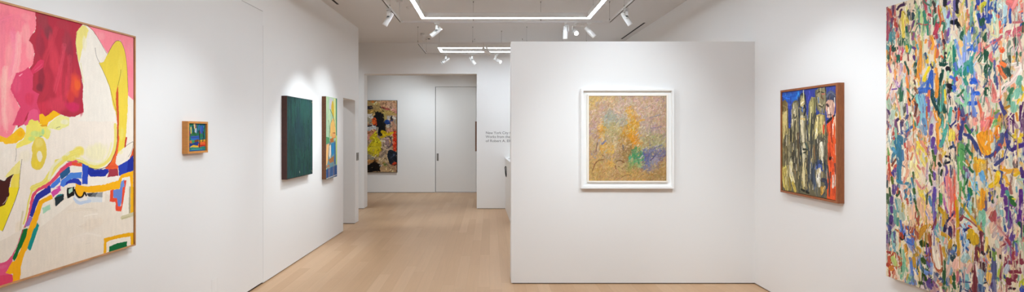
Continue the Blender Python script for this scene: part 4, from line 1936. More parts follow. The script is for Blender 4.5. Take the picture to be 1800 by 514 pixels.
G('e9b070', *A2((128, -40), (168, -30), (164, 10), (128, 14)))
G('b0703c', *A2((108, 22), (146, 16), (150, 60), (112, 66)))
G('eebb7c', *A2((74, 82), (102, 74), (94, 150), (88, 250), (78, 300), (70, 300), (70, 150)))
G('e9e4da', *A2((100, 98), (118, 88), (122, 180), (112, 242), (100, 205)))
G('2f88c2', *A2((124, 78), (150, 66), (161, 120), (152, 190), (130, 214), (119, 150)))
G('46709a', *A2((152, 66), (172, 60), (176, 310), (150, 300), (154, 190)))
G('bcd27a', *A2((168, -10), (186, -10), (182, 312), (172, 312)))
G('a87246', *A2((92, 245), (150, 215), (148, 275), (108, 285)))
G('3f5d90', *A2((70, 345), (120, 330), (188, 318), (188, 445), (70, 445)))
for x in (85, 112, 135, 168):
    S(random.choice(['35558f', '4a6a9a', '3f6aa0']), 50, *A2((x, 350), (x + 3, 430)))
S('c99a78', 14, *A2((99, 300), (98, 440)))
S('b58a6a', 14, *A2((150, 280), (148, 440)))
S('b07850', 26, *A2((76, 320), (100, 305), (98, 340)))
S('d8d2c8', 9, *A2((74, 440), (180, 428)))
S('3a3028', 9, *A2((112, 66), (104, 100), (92, 250)))
S('2f3a48', 7, *A2((122, 80), (120, 180), (112, 245)))
root = picture('tall narrow painting of a yellow, orange and blue figure beside the doorway', LW, LROT, 6.7165, 0.8895)
build_canvas(P, root, -W / 2000, 0.0, -0.06, -0.002, 0.0008, FIGSIDE)

# --- hazy abstract on the partition, white box frame
W, H = 770, 846
P = Paint(np.arange(0, W + 1, 2.7), np.arange(0, H + 1, 2.7), 'c6aa7c')
FIELD = [  # u, v (0..1 from the top left), radius, colour
    (.05, .05, .14, 'cfae72'), (.25, .05, .12, 'cdae84'), (.10, .22, .12, 'c2a28c'), (.20, .13, .10, 'bf9f90'), (.42, .12, .12, 'c4ab98'),
    (.26, .22, .08, 'a3a798'), (.24, .30, .07, 'a9ab9a'), (.14, .42, .06, 'd0a050'), (.17, .36, .05, 'd8a040'), (.32, .38, .08, 'b8aa7a'),
    (.07, .40, .08, 'b99a8c'), (.05, .60, .10, 'c4a272'), (.28, .52, .09, 'b5a078'), (.42, .30, .07, 'b0a694'), (.52, .17, .05, 'd9a640'),
    (.58, .28, .05, 'd6a24a'), (.56, .42, .08, 'd49a34'), (.60, .52, .06, 'd88f30'), (.50, .40, .06, 'c99438'), (.62, .35, .05, 'd0a048'),
    (.46, .52, .06, 'b98f50'), (.50, .64, .07, '9c7a50'), (.46, .70, .06, 'a08050'), (.72, .15, .12, 'c8a894'), (.80, .08, .12, 'c6a890'),
    (.90, .25, .14, 'bfa088'), (.76, .30, .10, 'bda594'), (.84, .40, .08, 'b09a94'), (.70, .42, .08, 'b8a58c'), (.82, .50, .09, 'a4a070'),
    (.92, .52, .08, 'aca37c'), (.74, .55, .07, 'b0a070'), (.60, .70, .06, '5f9a68'), (.58, .76, .06, '7fa478'), (.64, .73, .05, '4f9a64'),
    (.56, .72, .04, '4fa888'), (.56, .84, .06, '8f9a5a'), (.66, .80, .06, '96a478'), (.74, .70, .05, '64689a'), (.80, .68, .07, '7a7a98'),
    (.76, .78, .07, '777a9c'), (.86, .76, .07, '9a93a2'), (.92, .66, .06, '7c7896'), (.84, .84, .08, '9c9084'), (.75, .84, .05, '7f7c90'),
    (.26, .62, .08, 'd2a552'), (.18, .58, .06, 'cfa257'), (.27, .80, .06, 'd6a857'), (.24, .72, .06, 'b3a28c'), (.38, .70, .08, 'b89c7c'),
    (.08, .66, .04, '9492a0'), (.12, .56, .05, 'a99aa0'), (.15, .80, .10, 'c4a06a'), (.10, .92, .12, 'c7a468'), (.35, .92, .14, 'c4a06c'),
    (.60, .93, .12, 'c39c62'), (.85, .94, .10, 'b08e5c'), (.95, .85, .08, 'b8945c'), (.40, .84, .08, 'bfa478'), (.95, .40, .08, 'b49682'),
]
FU = np.array([f[0] for f in FIELD]); FV = np.array([f[1] for f in FIELD]); FR = np.array([f[2] for f in FIELD])
FC = np.array([hexrgb(f[3]) for f in FIELD])
MEAN = FC.mean(0)
FC = np.clip(MEAN + (FC - MEAN) * 1.14, 0, 1)
for k in range(6500):
    u, v = random.random(), random.random()
    uu, vv = u + random.gauss(0, .022), v + random.gauss(0, .022)
    wt = np.exp(-((FU - uu) ** 2 + (FV - vv) ** 2) / (FR * 0.58) ** 2) + 1e-6
    wt = wt / wt.sum()
    c = (FC * wt[:, None]).sum(0)
    q = random.random()
    if q < .20 and v < .65:
        c = c * .55 + hexrgb('e6d6c2') * .45
    elif q < .28 and (v < .6 and (u < .2 or u > .6)):
        c = c * .6 + hexrgb('93809a') * .4
    elif q < .36:
        c = c * .7 + hexrgb('8a6a40') * .3
    c = c * random.uniform(0.90, 1.08) + np.array([random.gauss(0, .02) for _ in range(3)], np.float32)
    an = random.uniform(0, PI) if random.random() < .5 else random.gauss(PI * .35, .4)
    ln = random.uniform(10, 38)
    x, y = u * W, (1 - v) * H
    dx, dy = math.cos(an) * ln / 2, math.sin(an) * ln / 2
    cu = random.uniform(-.5, .5)
    P.stroke([(x - dx, y - dy), (x - dy * cu, y + dx * cu), (x + dx, y + dy)], random.uniform(5, 13),
             np.clip(c, 0, 1).astype(np.float32), 0.3, 0.12, random.choice([.1, .3, .45]), 0.85)
def S(c, w, *p, **k):
    P.stroke([(q[0] * W, (1 - q[1]) * H) for q in p], w, hexrgb(c), **k)
for (c, w, *p) in [('7a5236', 11, (.05, .88), (.08, .80), (.13, .76), (.19, .75)), ('6a452f', 9, (.18, .70), (.21, .72)),
                   ('6a4530', 10, (.36, .77), (.41, .76), (.46, .79)), ('5a3c2c', 9, (.34, .82), (.35, .86)), ('7a5a40', 8, (.38, .83), (.44, .86)),
                   ('5f4a44', 8, (.11, .55), (.09, .66)), ('6a5a7a', 12, (.17, .57), (.2, .55)), ('52607a', 12, (.44, .58), (.45, .64)),
                   ('7c5a3a', 7, (.42, .96), (.50, .93), (.56, .95)), ('3f8f6a', 14, (.60, .70), (.58, .79)), ('4a7a50', 8, (.62, .73), (.67, .83)),
                   ('4f9f62', 12, (.69, .69), (.72, .73)), ('6f7aa8', 16, (.17, .565), (.22, .53)), ('575c92', 12, (.78, .68), (.75, .80)),
                   ('585a90', 10, (.84, .62), (.95, .58)), ('e0a43a', 14, (.66, .29), (.72, .28)), ('7c7a92', 7, (.78, .26), (.92, .22)),
                   ('7a748c', 7, (.8, .38), (.94, .36)), ('d8cfc4', 8, (.66, .74), (.70, .70)), ('474a78', 10, (.86, .70), (.80, .76)),
                   ('8a8a9a', 6, (.70, .15), (.80, .11)), ('e8c9a0', 8, (.35, .18), (.40, .2))]:
    S(c, w, *p, dry=.3, alpha=.75)
root = thing('painting', 'hazy ochre and violet abstract in a white box frame on the partition', 'painting', (1.37, 4.857, 0.965))
MB().rails(-0.461, 0.461, 0, 0.994, 0.020, -0.057, 0, WHITE, 0.0015).build('frame', root)
MB().box(-0.443, 0.443, -0.018, -0.001, 0.018, 0.976, MATBOARD).build('backing', root)
MB().rails(-0.399, 0.403, 0.062, 0.938, 0.0145, -0.047, -0.018, FILLET, 0.001).build('inner_frame', root)
build_canvas(P, root, -0.3835, 0.0765, -0.041, -0.018, 0.0003, None, (0.90, 0.88, 0.85))

# --- crowd of standing figures, brown frame, right wall
W, H = 675, 874
P = Paint(np.arange(0, W + 1, 2.0), np.arange(0, H + 1, 2.0), '3a4a9a')
P.trace(CROWD_PAINT, jag=0.25, streak=0.28)
for k in range(70):      # vertical scraped paint between the figures
    x, y = random.uniform(0, W), random.uniform(0, H * .6)
    if x > W * .8:
        c = random.choice(['8a3a30', 'e85c40', 'd8402a', 'c8b09a', '5a4a48']) if random.random() < .35 else None
    else:
        c = random.choice(['3f3f3a', '5a5848', '8a8260', 'b8a870', 'd8cca0', '4a4c50', '6a6650', '70563a'])
    if c:
        P.stroke([(x, y), (x + random.uniform(-6, 6), y + random.uniform(30, 110))], random.uniform(3, 9), hexrgb(c), .4, .3, .45)
for k in range(750):
    x, y = random.uniform(0, W), random.uniform(10, H)
    c = P.img[min(int(y / 2), P.img.shape[0] - 1), min(int(x / 2), P.img.shape[1] - 1)] * random.uniform(.62, 1.38)
    P.stroke([(x, y), (x + random.uniform(-8, 8), y + random.uniform(14, 46))], random.uniform(3, 8), np.clip(c, 0, 1), .4, .3, .3)
for k in range(30):       # dark contour lines between the figures
    x, y = random.uniform(20, W * .8), random.uniform(60, H * .7)
    P.stroke([(x, y), (x + random.uniform(-8, 8), y + random.uniform(30, 60)), (x + random.uniform(-6, 6), y + random.uniform(70, 150))],
             random.uniform(4, 8), hexrgb(random.choice(['2f2f2c', '3a3a3a', '2e3440', '453f34'])), .3, .2, .3)
for k in range(60):
    x, y = random.uniform(20, W * .78), random.uniform(30, H * .75)
    P.stroke([(x, y), (x + random.uniform(-5, 5), y + random.uniform(24, 70))], random.uniform(4, 9),
             hexrgb(random.choice(['dcd3b0', 'd0c090', 'e4dec8', 'c8b878'])), .4, .25, .4)
P.img *= 1.02
root = picture('painting of crowded standing figures, one in red, in a brown wood frame', RW, RROT, -3.999, 0.988)
MB().rails(-0.3535, 0.3535, 0, 0.914, 0.018, -0.052, 0, WALNUT, 0.0015) \
    .box(-0.345, 0.345, -0.012, -0.001, 0.01, 0.9, DARKEDGE).build('frame', root)
build_canvas(P, root, -0.3375, 0.02, -0.044, -0.012, 0.0015)

# --- very large unframed canvas of strokes, right wall
W, H = 1856, 1783
us = np.concatenate([np.arange(0, 900, 2.1), np.arange(900, W + 1, 12.0)])
P = Paint(us, np.arange(0, H + 1, 2.1), 'ecdcc4')
PAL = ['c65a4a', 'd98a3a', 'e0b83a', '4f8a6a', '2f5a4a', '6a4a86', '8a5a90', '5f84b4', '6aa0a4', 'a8c49a', 'e0a890', 'b86a78',
       '8a4a3a', 'd8c870', '9ab0a8', '4a5a8a', 'e6c6b0', 'c8d2c0', 'f0e4d2', 'f0e2d0', 'eedfca']
_mid, _col = [], []
for l in RIGHT_PAINT.strip().splitlines():
    k = l.split()
    _mid.append(np.mean([[float(v) for v in p.split(',')] for p in k[3:]], axis=0))
    _col.append(hexrgb(k[1]))
_mid, _col = np.array(_mid), np.array(_col)
TINT = ['eedfca', 'efe2d0', 'e9d3bc', 'e6c9b0', 'dfd3c8', 'cfd2be', 'd6c4cc', 'e3b7a0', 'c3cfc4', 'eddcb0']


def near_colour(x, y):
    if x > 880:
        return hexrgb(random.choice(PAL))
    d = np.hypot(_mid[:, 0] - x, (_mid[:, 1] - y) * .8)
    return _col[np.argsort(d)[random.randrange(7)]]


for k in range(4200):
    x, y = random.uniform(0, W), random.uniform(-20, H)
    if x > 900 and random.random() < .6:
        continue
    ln = random.uniform(22, 85)
    sl_ = random.gauss(0, .3)
    q = random.random()
    if q < .42:
        c = hexrgb(random.choice(TINT))
    else:
        c = near_colour(x, y) * random.uniform(.85, 1.1)
        if q < .75:
            c = c * .65 + hexrgb(random.choice(TINT)) * .35
    P.stroke([(x, y), (x + sl_ * ln * .5 + random.gauss(0, 5), y - ln * .5), (x + sl_ * ln, y - ln)],
             random.uniform(9, 28) * (1.6 if x > 900 else 1), np.clip(c, 0, 1).astype(np.float32), .2, .16, random.choice([0, 0.25, .45]), 0.9)
P.trace(RIGHT_PAINT, jag=0.14, streak=0.18, dry=0.10)
for k in range(260):      # thin runs of wet paint
    x, y = random.uniform(0, 900), random.uniform(150, H)
    i, j = min(int(x / 2.1), P.img.shape[1] - 1), min(int(y / 2.1), P.img.shape[0] - 1)
    c = P.img[j, i] * .95
    P.stroke([(x, y), (x + random.uniform(-2, 2), y - random.uniform(40, 170))], random.uniform(2.6, 4.6), c, .2, .1)
for k in range(520):
    x, y = random.uniform(0, 900), random.uniform(0, H)
    c = near_colour(x, y) * random.uniform(.7, 1.1) if random.random() < .6 else hexrgb(random.choice(TINT))
    ln = random.uniform(8, 34)
    P.stroke([(x, y), (x + random.gauss(0, 8), y - ln)], random.uniform(3.5, 9), np.clip(c, 0, 1).astype(np.float32), .3, .2, .35)
def flick(P, n, u0, u1, v0, v1, lo, hi, wid, lean):
    """fine bristle marks that pick up the paint already there"""
    for k in range(n):
        x, y = random.uniform(u0, u1), random.uniform(v0, v1)
        j = min(np.searchsorted(P.vs, y), len(P.vs) - 1)
        i = min(np.searchsorted(P.us, x), len(P.us) - 1)
        c = np.clip(P.img[j, i] * random.uniform(lo, hi), 0, 1)
        ln = random.uniform(12, 50)
        P.stroke([(x, y), (x + random.gauss(0, lean), y + ln)], random.uniform(*wid), c, .4, .3, .3)


flick(P, 800, 0, 880, 0, H, .78, 1.2, (3, 8), 5)
root = picture('very large unframed canvas of dense multicoloured brush strokes', RW, RROT, -3.206 + 0.928, 0.574)
build_canvas(P, root, -0.928, 0.0, -0.05, -0.008, 0.0003, None, (0.93, 0.90, 0.85))
MB().box(-0.90, 0.90, -0.012, 0, 0.03, 1.753, LINEN).build('stretcher', root)

# --- large abstract in the back room
W, H = 1500, 1794
us = np.concatenate([np.arange(0, 660, 12.0), np.arange(660, W + 1, 4.0)])
P = Paint(us, np.arange(0, H + 1, 4.0), 'b99a76')
def tp(x, y, s, ox, oy):     # metres on the back wall -> millimetres on the canvas
    return (ox + x * s, oy - y * s)
def S(c, w, *p, **k):
    P.stroke([(p_[0] * 7.9 + 715 - 2.4 * 7.9, H - p_[1] * 14.05) for p_ in p], w, hexrgb(c), **k)
for k in range(420):
    x, y = random.uniform(0, 100), random.uniform(0, 128)
    P.stroke([(x * 15, y * 14), (x * 15 + random.uniform(-90, 90), y * 14 + random.uniform(-90, 90))], random.uniform(24, 70),
             hexrgb(random.choice(['c2a07c', 'b58a68', '9a8a72', 'c8a892', '8a7a68', '3a342e', 'd0b498', 'a87a5c'])), .4, .2, .3)
# strokes below: x 0..100 across the part seen, y 0..128 from the top
for c, w, *p in [('b59a66', 150, (2, 8), (40, 14)), ('a98f60', 110, (30, 26), (60, 30)), ('c89a78', 220, (60, 10), (95, 20)),
                 ('d0a58a', 150, (80, 12), (98, 40)), ('e0803a', 60, (20, 3), (28, 4)), ('2a2a38', 90, (3, 22), (20, 20)),
                 ('a8894a', 120, (10, 32), (60, 36)), ('b59a5a', 110, (38, 34), (96, 36)), ('9a4a48', 40, (55, 20), (78, 26)),
                 ('c88880', 80, (90, 28), (99, 34)), ('e4e2e0', 110, (2, 44), (20, 46)), ('a8a08a', 130, (6, 54), (24, 62)),
                 ('b89a68', 60, (30, 40), (34, 70)), ('16171a', 230, (44, 46), (46, 70)), ('1a1a1c', 150, (58, 48), (54, 84)),
                 ('b0a060', 60, (64, 42), (66, 62)), ('c8c4c0', 60, (76, 48), (74, 62)), ('2a2c34', 60, (84, 46), (84, 60)),
                 ('a8a098', 70, (96, 50), (94, 72)), ('e8602a', 110, (30, 56), (32, 68)), ('24438a', 130, (70, 62), (82, 68)),
                 ('2a3a70', 60, (82, 60), (80, 76)), ('c09078', 110, (88, 66), (96, 84)), ('1c1c20', 90, (62, 70), (60, 88), (74, 92)),
                 ('c8bfae', 70, (72, 74), (80, 72)), ('1f2738', 70, (2, 78), (30, 74)), ('c9d0d8', 110, (6, 84), (30, 80)),
                 ('b0a898', 70, (40, 80), (36, 92)), ('14161a', 120, (52, 80), (50, 96)), ('d8906a', 130, (2, 98), (30, 92)),
                 ('d89890', 110, (4, 104), (12, 108)), ('c08a78', 130, (76, 88), (90, 92)), ('d0b018', 90, (56, 90), (66, 96)),
                 ('d8c020', 90, (34, 98), (20, 108)), ('d63a20', 80, (95, 92), (96, 116))]:
    S(c, w, *[(a, b * .62) for a, b in p], dry=.15)
for c, w, *p in [('d8c828', 150, (36, 70), (20, 84), (12, 92)), ('dccb2a', 170, (40, 78), (36, 96), (24, 96)), ('d4c024', 130, (30, 68), (42, 72), (46, 88)),
                 ('e2d23a', 60, (20, 84), (44, 84)), ('b8a83a', 60, (10, 92), (40, 100)), ('c8b09a', 110, (58, 70), (62, 84), (80, 88)),
                 ('a88a90', 90, (70, 68), (72, 80)), ('6a5a62', 40, (66, 66), (80, 66), (84, 78), (72, 86)), ('d63a20', 90, (95, 62), (95, 88)),
                 ('d8b820', 60, (52, 66), (88, 58)), ('c0ac9a', 90, (60, 92), (56, 100)), ('8a7a6a', 60, (64, 92), (44, 104)),
                 ('c9b08c', 150, (36, 106), (60, 108), (78, 94)), ('d8c4a4', 60, (72, 100), (80, 90)), ('1f2430', 230, (84, 98), (90, 108)),
                 ('232a38', 160, (82, 94), (96, 98)), ('3a4458', 24, (80, 104), (96, 96)), ('d8482a', 80, (90, 114), (96, 112)),
                 ('9a9484', 130, (6, 98), (24, 104)), ('7a7468', 60, (2, 90), (8, 104)), ('c08a4a', 70, (2, 110), (40, 108)),
                 ('140f0c', 190, (6, 122), (40, 120)), ('1c130e', 130, (30, 114), (46, 122)), ('a8844a', 80, (60, 112), (66, 122)),
                 ('8a9a5a', 60, (62, 114), (68, 116)), ('c0a078', 120, (56, 122), (90, 124)), ('b89070', 60, (88, 118), (96, 124))]:
    S(c, w, *p, dry=.15)
flick(P, 500, 650, 1500, 0, H, .55, 1.4, (10, 30), 30)
P.img = np.clip(P.img, 0, 1) * 0.95
root = thing('painting', 'large abstract painting in yellow, black and orange seen through the far opening', 'painting', (-3.077, 12.14, 0.519))
MB().rails(-0.758, 0.758, -0.006, 1.80, 0.010, -0.045, 0, DARKEDGE).build('frame', root)
build_canvas(P, root, -0.748, 0.003, -0.042, -0.004, 0.001)

# --- picture on the passage side wall, seen edge-on
P = Paint(np.arange(0, 581, 20.0), np.arange(0, 636, 20.0), 'cdbfa6')
for k in range(60):
    x, y = random.uniform(0, 580), random.uniform(0, 636)
    P.stroke([(x, y), (x + random.uniform(-60, 60), y + random.uniform(-60, 60))], random.uniform(40, 80),
             hexrgb(random.choice(['c8b090', '9a8a70', 'b8a890', 'd8ccb8'])))
root = thing('painting', 'picture hung edge-on at the right side of the far opening, only its brown frame showing', 'painting',
             (-0.26, 11.0, 1.098), -PI / 2)
MB().rails(-0.30, 0.30, 0, 0.662, 0.012, -0.062, 0, FIGSIDE, 0.001).build('frame', root)
build_canvas(P, root, -0.29, 0.013, -0.055, -0.004, 0.0005)

# ------------------------------------------------------------------ hanging light rings
def wire_mesh(x, y, z0, cup=True):
    m = MB()
    m.tube((x, y, z0), (x, y, CH), 0.0013, WIRE, 6)
    m.lathe([(0, z0), (0.005, z0), (0.005, z0 + 0.03), (0.002, z0 + 0.038), (0, z0 + 0.038)], Matrix.Translation((x, y, 0)), WIRE, 10)
    m.lathe([(0, CH - 0.014), (0.007, CH - 0.014), (0.008, CH), (0, CH)], Matrix.Translation((x, y, 0)), WIRE, 10)
    return m


def ring_light(label, x0, x1, y0, y1, wires):
    zb, zt, w = 2.993, 3.063, 0.048
    root = thing('ring_light', label, 'ceiling light', ((x0 + x1) / 2, (y0 + y1) / 2, zb))
    inv = Matrix.Translation(-Vector(root.location))

    def put(m, name):
        bmesh.ops.transform(m.bm, matrix=inv, verts=m.bm.verts)
        return m.build(name, root)
    m = MB()
    # housing: three-sided channel, open underneath
    for (a, b, c, d) in ((x0, x1, y0, y0 + w), (x0, x1, y1 - w, y1), (x0, x0 + w, y0 + w, y1 - w), (x1 - w, x1, y0 + w, y1 - w)):
        m.box(a, b, c, d, zb + 0.004, zt, FIXT)
    put(m, 'housing')
    t = 0.003
    m = MB()
    for (a, b, c, d) in ((x0 + t, x1 - t, y0 + t, y0 + w - t), (x0 + t, x1 - t, y1 - w + t, y1 - t),
                         (x0 + t, x0 + w - t, y0 + w - t, y1 - w + t), (x1 - w + t, x1 - t, y0 + w - t, y1 - w + t)):
        m.box(a, b, c, d, zb, zb + 0.0045, LED)
    put(m, 'diffuser')
    for x, y in wires:
        put(wire_mesh(x, y, zt - 0.002), 'suspension_wire')
    return root


ring_light('large glowing rectangular light ring hanging in the front room', -0.884, 1.297, 2.3, 6.25,
           [(-0.860, 5.93), (1.273, 5.95), (-0.860, 2.6), (1.273, 2.6)])
ring_light('narrow glowing rectangular light ring hanging beyond, partly behind the partition', -0.905, 1.297, 8.42, 8.87,
           [(-0.881, 8.444), (0.205, 8.444), (1.273, 8.444)])

# ------------------------------------------------------------------ track loops
def track(label, x0, x1, y0, y1, wires, feed):
    zb, zt, w = 3.006, 3.030, 0.026
    root = thing('lighting_track', label, 'lighting track', ((x0 + x1) / 2, (y0 + y1) / 2, zb))
    inv = Matrix.Translation(-Vector(root.location))

    def put(m, name):
        bmesh.ops.transform(m.bm, matrix=inv, verts=m.bm.verts)
        return m.build(name, root)
    h = w / 2
    for (a, b, c, d, along_x) in ((x0 - h, x1 + h, y1 - h, y1 + h, 1), (x0 - h, x1 + h, y0 - h, y0 + h, 1),
                                  (x0 - h, x0 + h, y0 + h, y1 - h, 0), (x1 - h, x1 + h, y0 + h, y1 - h, 0)):
        m = MB()
        g = 0.008
        m.box(a, b, c, d, zb + 0.006, zt, CEIL)
        if along_x:
            m.box(a, b, c, c + h - g, zb, zb + 0.006, CEIL)
            m.box(a, b, d - h + g, d, zb, zb + 0.006, CEIL)
            m.box(a, b, c + h - g, d - h + g, zb + 0.004, zb + 0.0062, GROOVE)
        else:
            m.box(a, a + h - g, c, d, zb, zb + 0.006, CEIL)
            m.box(b - h + g, b, c, d, zb, zb + 0.006, CEIL)
            m.box(a + h - g, b - h + g, c, d, zb + 0.004, zb + 0.0062, GROOVE)
        put(m, 'rail')
    for x, y in wires:
        put(wire_mesh(x, y, zt - 0.002), 'suspension_wire')
    fx, fy = feed
    m = MB().lathe([(0, CH - 0.05), (0.034, CH - 0.05), (0.038, CH - 0.045), (0.038, CH), (0, CH)], Matrix.Translation((fx, fy, 0)), CEIL)
    put(m, 'feed_canopy')
    put(MB().tube((fx, fy, zt), (fx, fy, CH - 0.045), 0.004, FIXT), 'feed_cord')
    return root


track('slim pale lighting track looping round the large light ring', -1.205, 1.62, 2.0, 6.54,
      [(-0.223, 6.54), (0.689, 6.54), (-1.205, 5.83), (1.62, 5.83), (1.62, 6.54), (-1.205, 2.1), (1.62, 2.1)], (-1.195, 6.40))
track('slim pale lighting track looping round the narrow far light ring', -1.205, 1.62, 8.11, 9.17,
      [(-1.205, 8.11), (-0.286, 8.11), (0.62, 8.11), (1.62, 8.11), (-1.205, 9.17), (-0.286, 9.17), (0.62, 9.17)], (-1.205, 8.66))


def spotlight(label, x, y, pan, tilt, side=1, lens=LENS, watts=0, cone=60, band=False, size=1.0, drop=0.0):
    """hangs from the track at (x, y); pan 0 points along +x, tilt is degrees below the horizon"""
    z = 3.0055
    root = thing('track_spotlight', label, 'spotlight', (x, y, z - 0.19), math.radians(pan))
    top = 0.19
    m = MB()
    m.box(-0.035, 0.035, -0.013, 0.013, top - 0.022, top, FIXT)
    m.tube((0, 0, top - 0.036), (0, 0, top - 0.02), 0.010, FIXT, 14)
    m.build('track_adapter', root)
    yy = -0.042 * side
    m = MB()
    a, b = sorted((yy - 0.003, yy + 0.003))
    m.box(-0.017, 0.017, min(0.010, yy - .003), max(-0.010 if side < 0 else 0.010, yy + .003), top - 0.041, top - 0.035, FIXT)
    m.box(-0.017, 0.017, a, b, top - 0.115, top - 0.035, FIXT)
    M = Matrix.Translation((0, yy, top - 0.115)) @ Matrix.Rotation(PI / 2, 4, 'X')
    m.lathe([(0, -0.003), (0.017, -0.003), (0.017, 0.003), (0, 0.003)], M, FIXT, 20)
    m.tube((0, yy, top - 0.115), (0, yy + 0.014 * side, top - 0.115), 0.006, FIXT, 12)
    m.build('bracket', root)
    t = math.radians(tilt)
    # body axis: local z of the lathe points out of the lens
    d = Vector((math.cos(t), 0, -math.sin(t)))
    B = Matrix.Translation((0, 0, top - 0.115)) @ d.to_track_quat('Z', 'Y').to_matrix().to_4x4()
    r = 0.031
    m = MB()
    m.lathe([(0, -0.072), (0.022, -0.072), (0.027, -0.066), (0.029, -0.02), (r, -0.018), (r, 0.086), (r + 0.001, 0.088), (r + 0.001, 0.104),
             (r - 0.003, 0.106), (r - 0.005, 0.094), (0, 0.094)], B, FIXT, 28)
    body = m.build('lamp_body', root)
    m = MB()
    for k in range(3):
        m.lathe([(0.0285, -0.062 + k * 0.014), (0.0300, -0.062 + k * 0.014), (0.0300, -0.058 + k * 0.014), (0.0285, -0.058 + k * 0.014)], B, FIXT, 24)
    m.build('cooling_fin', body)
    if band:
        MB().lathe([(r - 0.001, 0.080), (r + 0.0016, 0.080), (r + 0.0016, 0.088), (r - 0.001, 0.088)], B, BLACK, 28).build('dark_band', body)
    MB().lathe([(0, 0.098), (r - 0.0052, 0.098), (r - 0.0052, 0.0945), (0, 0.0945)], B, lens, 28).build('lens', root)
    if watts:
        R = Matrix.Translation(root.location) @ Matrix.Rotation(math.radians(pan), 4, 'Z')
        p = R @ (B @ Vector((0, 0, 0.115)))
        q = R @ (B @ Vector((0, 0, 2.0)))
        spot_lamp(p, q, watts, cone, 0.9, 0.025)
    return root


spotlight('white track spotlight left of the large light ring, tilted down towards the left wall', -1.205, 5.78, 180, 59, -1, LENSBRIGHT, 54, 64)
spotlight('white track spotlight below left end of the large ring, tilted to lower left', -0.715, 6.54, 180, 39, -1, LENSBRIGHT, 40, 52)
spotlight('white track spotlight pointing almost straight down, leftmost of three above the partition', 1.02, 6.54, 90, 82, 1, LENS, 14, 60)
spotlight('track spotlight with a glaring lens facing forward, middle of three above the partition', 1.155, 6.54, -90, 28, 1, LENS_ON, 14, 50)
spotlight('white track spotlight tilted to lower right, rightmost of three above the partition', 1.345, 6.54, 0, 47, -1, LENS, 14, 50)
spotlight('white track spotlight right of the large light ring near the right wall', 1.62, 5.76, 0, 57, 1, LENSBRIGHT, 14, 60)
spotlight('shaded grey track spotlight hanging in front of the narrow far light ring', -0.07, 8.11, 25, 32, 1, LENS, 20, 70)
spotlight('small white track spotlight with dark band below left end of far ring', -0.83, 9.17, 180, 33, -1, LENS, 6, 60, True)
spotlight('small white track spotlight beneath middle of far ring, tilted down right', -0.335, 9.17, 0, 55, 1, LENS, 12, 70)
spotlight('small track spotlight with lit lens beneath far ring nearest the partition edge', 0.13, 9.17, -35, 26, 1, LENS_ON, 9, 60)


# ------------------------------------------------------------------ small ceiling devices
def ceiling_disc(label, name, x, y, r, cat, dark=False):
    o = MB().lathe([(0, CH - 0.022), (r * .62, CH - 0.022), (r * .70, CH - 0.016), (r * .96, CH - 0.012), (r, CH - 0.006), (r, CH), (0, CH)],
                   Matrix.Translation((x, y, 0)), CEIL if not dark else FIXT, 28)
    o = o.build(name)
    if dark:
        MB().lathe([(0, CH - 0.030), (r * .45, CH - 0.030), (r * .5, CH - 0.0215), (0, CH - 0.0215)], Matrix.Translation((x, y, 0)), GROOVE, 20).build('sensor_cap', o)
    o['label'] = label
    o['category'] = cat
    return o


ceiling_disc('small pale smoke detector disc on ceiling left of the large light ring', 'smoke_detector', -1.137, 6.85, 0.047, 'smoke detector')
ceiling_disc('pale detector disc with dark centre on ceiling left of the narrow far light ring', 'smoke_detector', -1.138, 9.04, 0.055, 'smoke detector', True)
ceiling_disc('wide pale ceiling disc above the partition behind the spotlights', 'ceiling_speaker', 1.48, 8.0, 0.085, 'ceiling speaker')

# ------------------------------------------------------------------ wall fittings
root = picture('', LW, LROT, 8.15, 1.047)
root.name = 'light_switch'
root['label'] = 'grey metal light switch plate at the corner beyond the doorway'
root['category'] = 'light switch'
MB().box(-0.045, 0.074, -0.008, 0, 0, 0.131, GREYMETAL).build('switch_plate', root)
MB().box(-0.006, 0.036, -0.013, -0.008, 0.035, 0.096, GREYMETAL).build('rocker', root)

root = picture('', LW, LROT, 4.022, 0.19)
root.name = 'outlet_cover'
root['label'] = 'flush white outlet cover low on the left wall below the tiny painting'
root['category'] = 'outlet'
MB().rails(-0.042, 0.042, 0, 0.118, 0.008, -0.003, 0, PANEL, 0.0008).build('cover_rim', root)
MB().box(-0.034, 0.034, -0.002, 0, 0.008, 0.110, PANEL).box(-0.018, 0.018, -0.003, -0.002, 0.025, 0.093, PANEL).build('cover_plate', root)

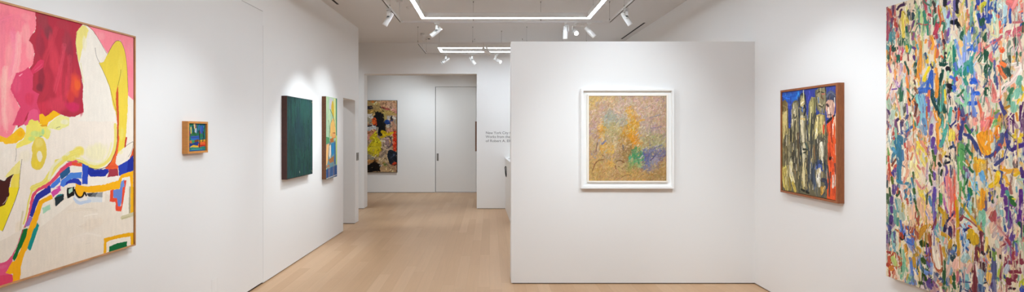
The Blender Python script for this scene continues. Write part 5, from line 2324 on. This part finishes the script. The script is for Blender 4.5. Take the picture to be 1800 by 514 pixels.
# ------------------------------------------------------------------ reception counter
root = thing('reception_counter', 'white reception counter standing against the lettered wall behind the partition', 'counter', (0.8, 8.8, 0))
o = Vector((-0.8, -8.8, 0))
body = [(0.307, 9.588), (0.352, 7.9), (1.55, 7.9), (1.55, 9.588)]
MB().prism([(x - .8, y - 8.8) for x, y in body], 0.0, 0.985, WHITE).build('counter_body', root)
top = [(0.295, 9.589), (0.340, 7.88), (1.57, 7.88), (1.57, 9.589)]
MB().prism([(x - .8, y - 8.8) for x, y in top], 0.985, 1.025, WHITE).build('counter_top', root)
h = MB()
P0 = [(0.318 - .012, 9.20, .870), (0.300 - .010, 9.19, .855), (0.296, 9.185, .80), (0.300, 9.18, .74), (0.308, 9.18, .69), (0.318, 9.18, .672)]
P0 = [(x - .8, y - 8.8, z) for x, y, z in P0]
for a, b in zip(P0, P0[1:]):
    h.tube(a, b, 0.010, BLACK, 10)
h.box(0.312 - .8, 0.322 - .8, 9.14 - 8.8, 9.24 - 8.8, 0.69, 0.86, BLACK)
hd = h.build('handle', root)
hd['label'] = 'black curved handle'

root = thing('paper_stack', 'small stack of white paper with a dark clip on the white counter', 'papers', (0.43, 9.0, 1.025))
m = MB()
for k in range(6):
    a = 0.012 * math.sin(k * 2.1)
    m.box(-0.075 + a, 0.075 + a, -0.105, 0.105, k * 0.004, k * 0.004 + 0.0038, WHITE)
m.build('sheets', root)
MB().box(-0.060, 0.040, -0.112, -0.085, 0.022, 0.032, BLACK).build('clip', root)

# ------------------------------------------------------------------ wall lettering
root = thing('wall_lettering', 'three lines of small grey vinyl lettering on the white wall right of the far opening', 'lettering', (-0.082, 9.59, 1.32))
for txt, base, wid in (('New York City C', 1.486, 0.446), ('Works from the', 1.408, 0.481), ('of Robert A. Ell', 1.326, 0.484)):
    cu = bpy.data.curves.new('text_line', 'FONT')
    cu.body = txt if not txt.startswith('New') else 'New York City'
    cu.size = 0.073
    cu.extrude = 0.0006
    to = bpy.data.objects.new('text_line', cu)
    C.objects.link(to)
    bpy.context.view_layer.update()
    wd = to.dimensions.x
    cu.body = txt
    bpy.context.view_layer.update()
    me = bpy.data.meshes.new_from_object(to.evaluated_get(bpy.context.evaluated_depsgraph_get()))
    bpy.data.objects.remove(to)
    me.materials.clear()
    me.materials.append(LETTER)
    lo = bpy.data.objects.new('text_line', me)
    C.objects.link(lo)
    lo.parent = root
    lo.rotation_euler = (PI / 2, 0, 0)
    s = wid / wd
    lo.scale = (s, 1.0, 1.0)
    lo.location = (0, -0.0012, base - 1.32)
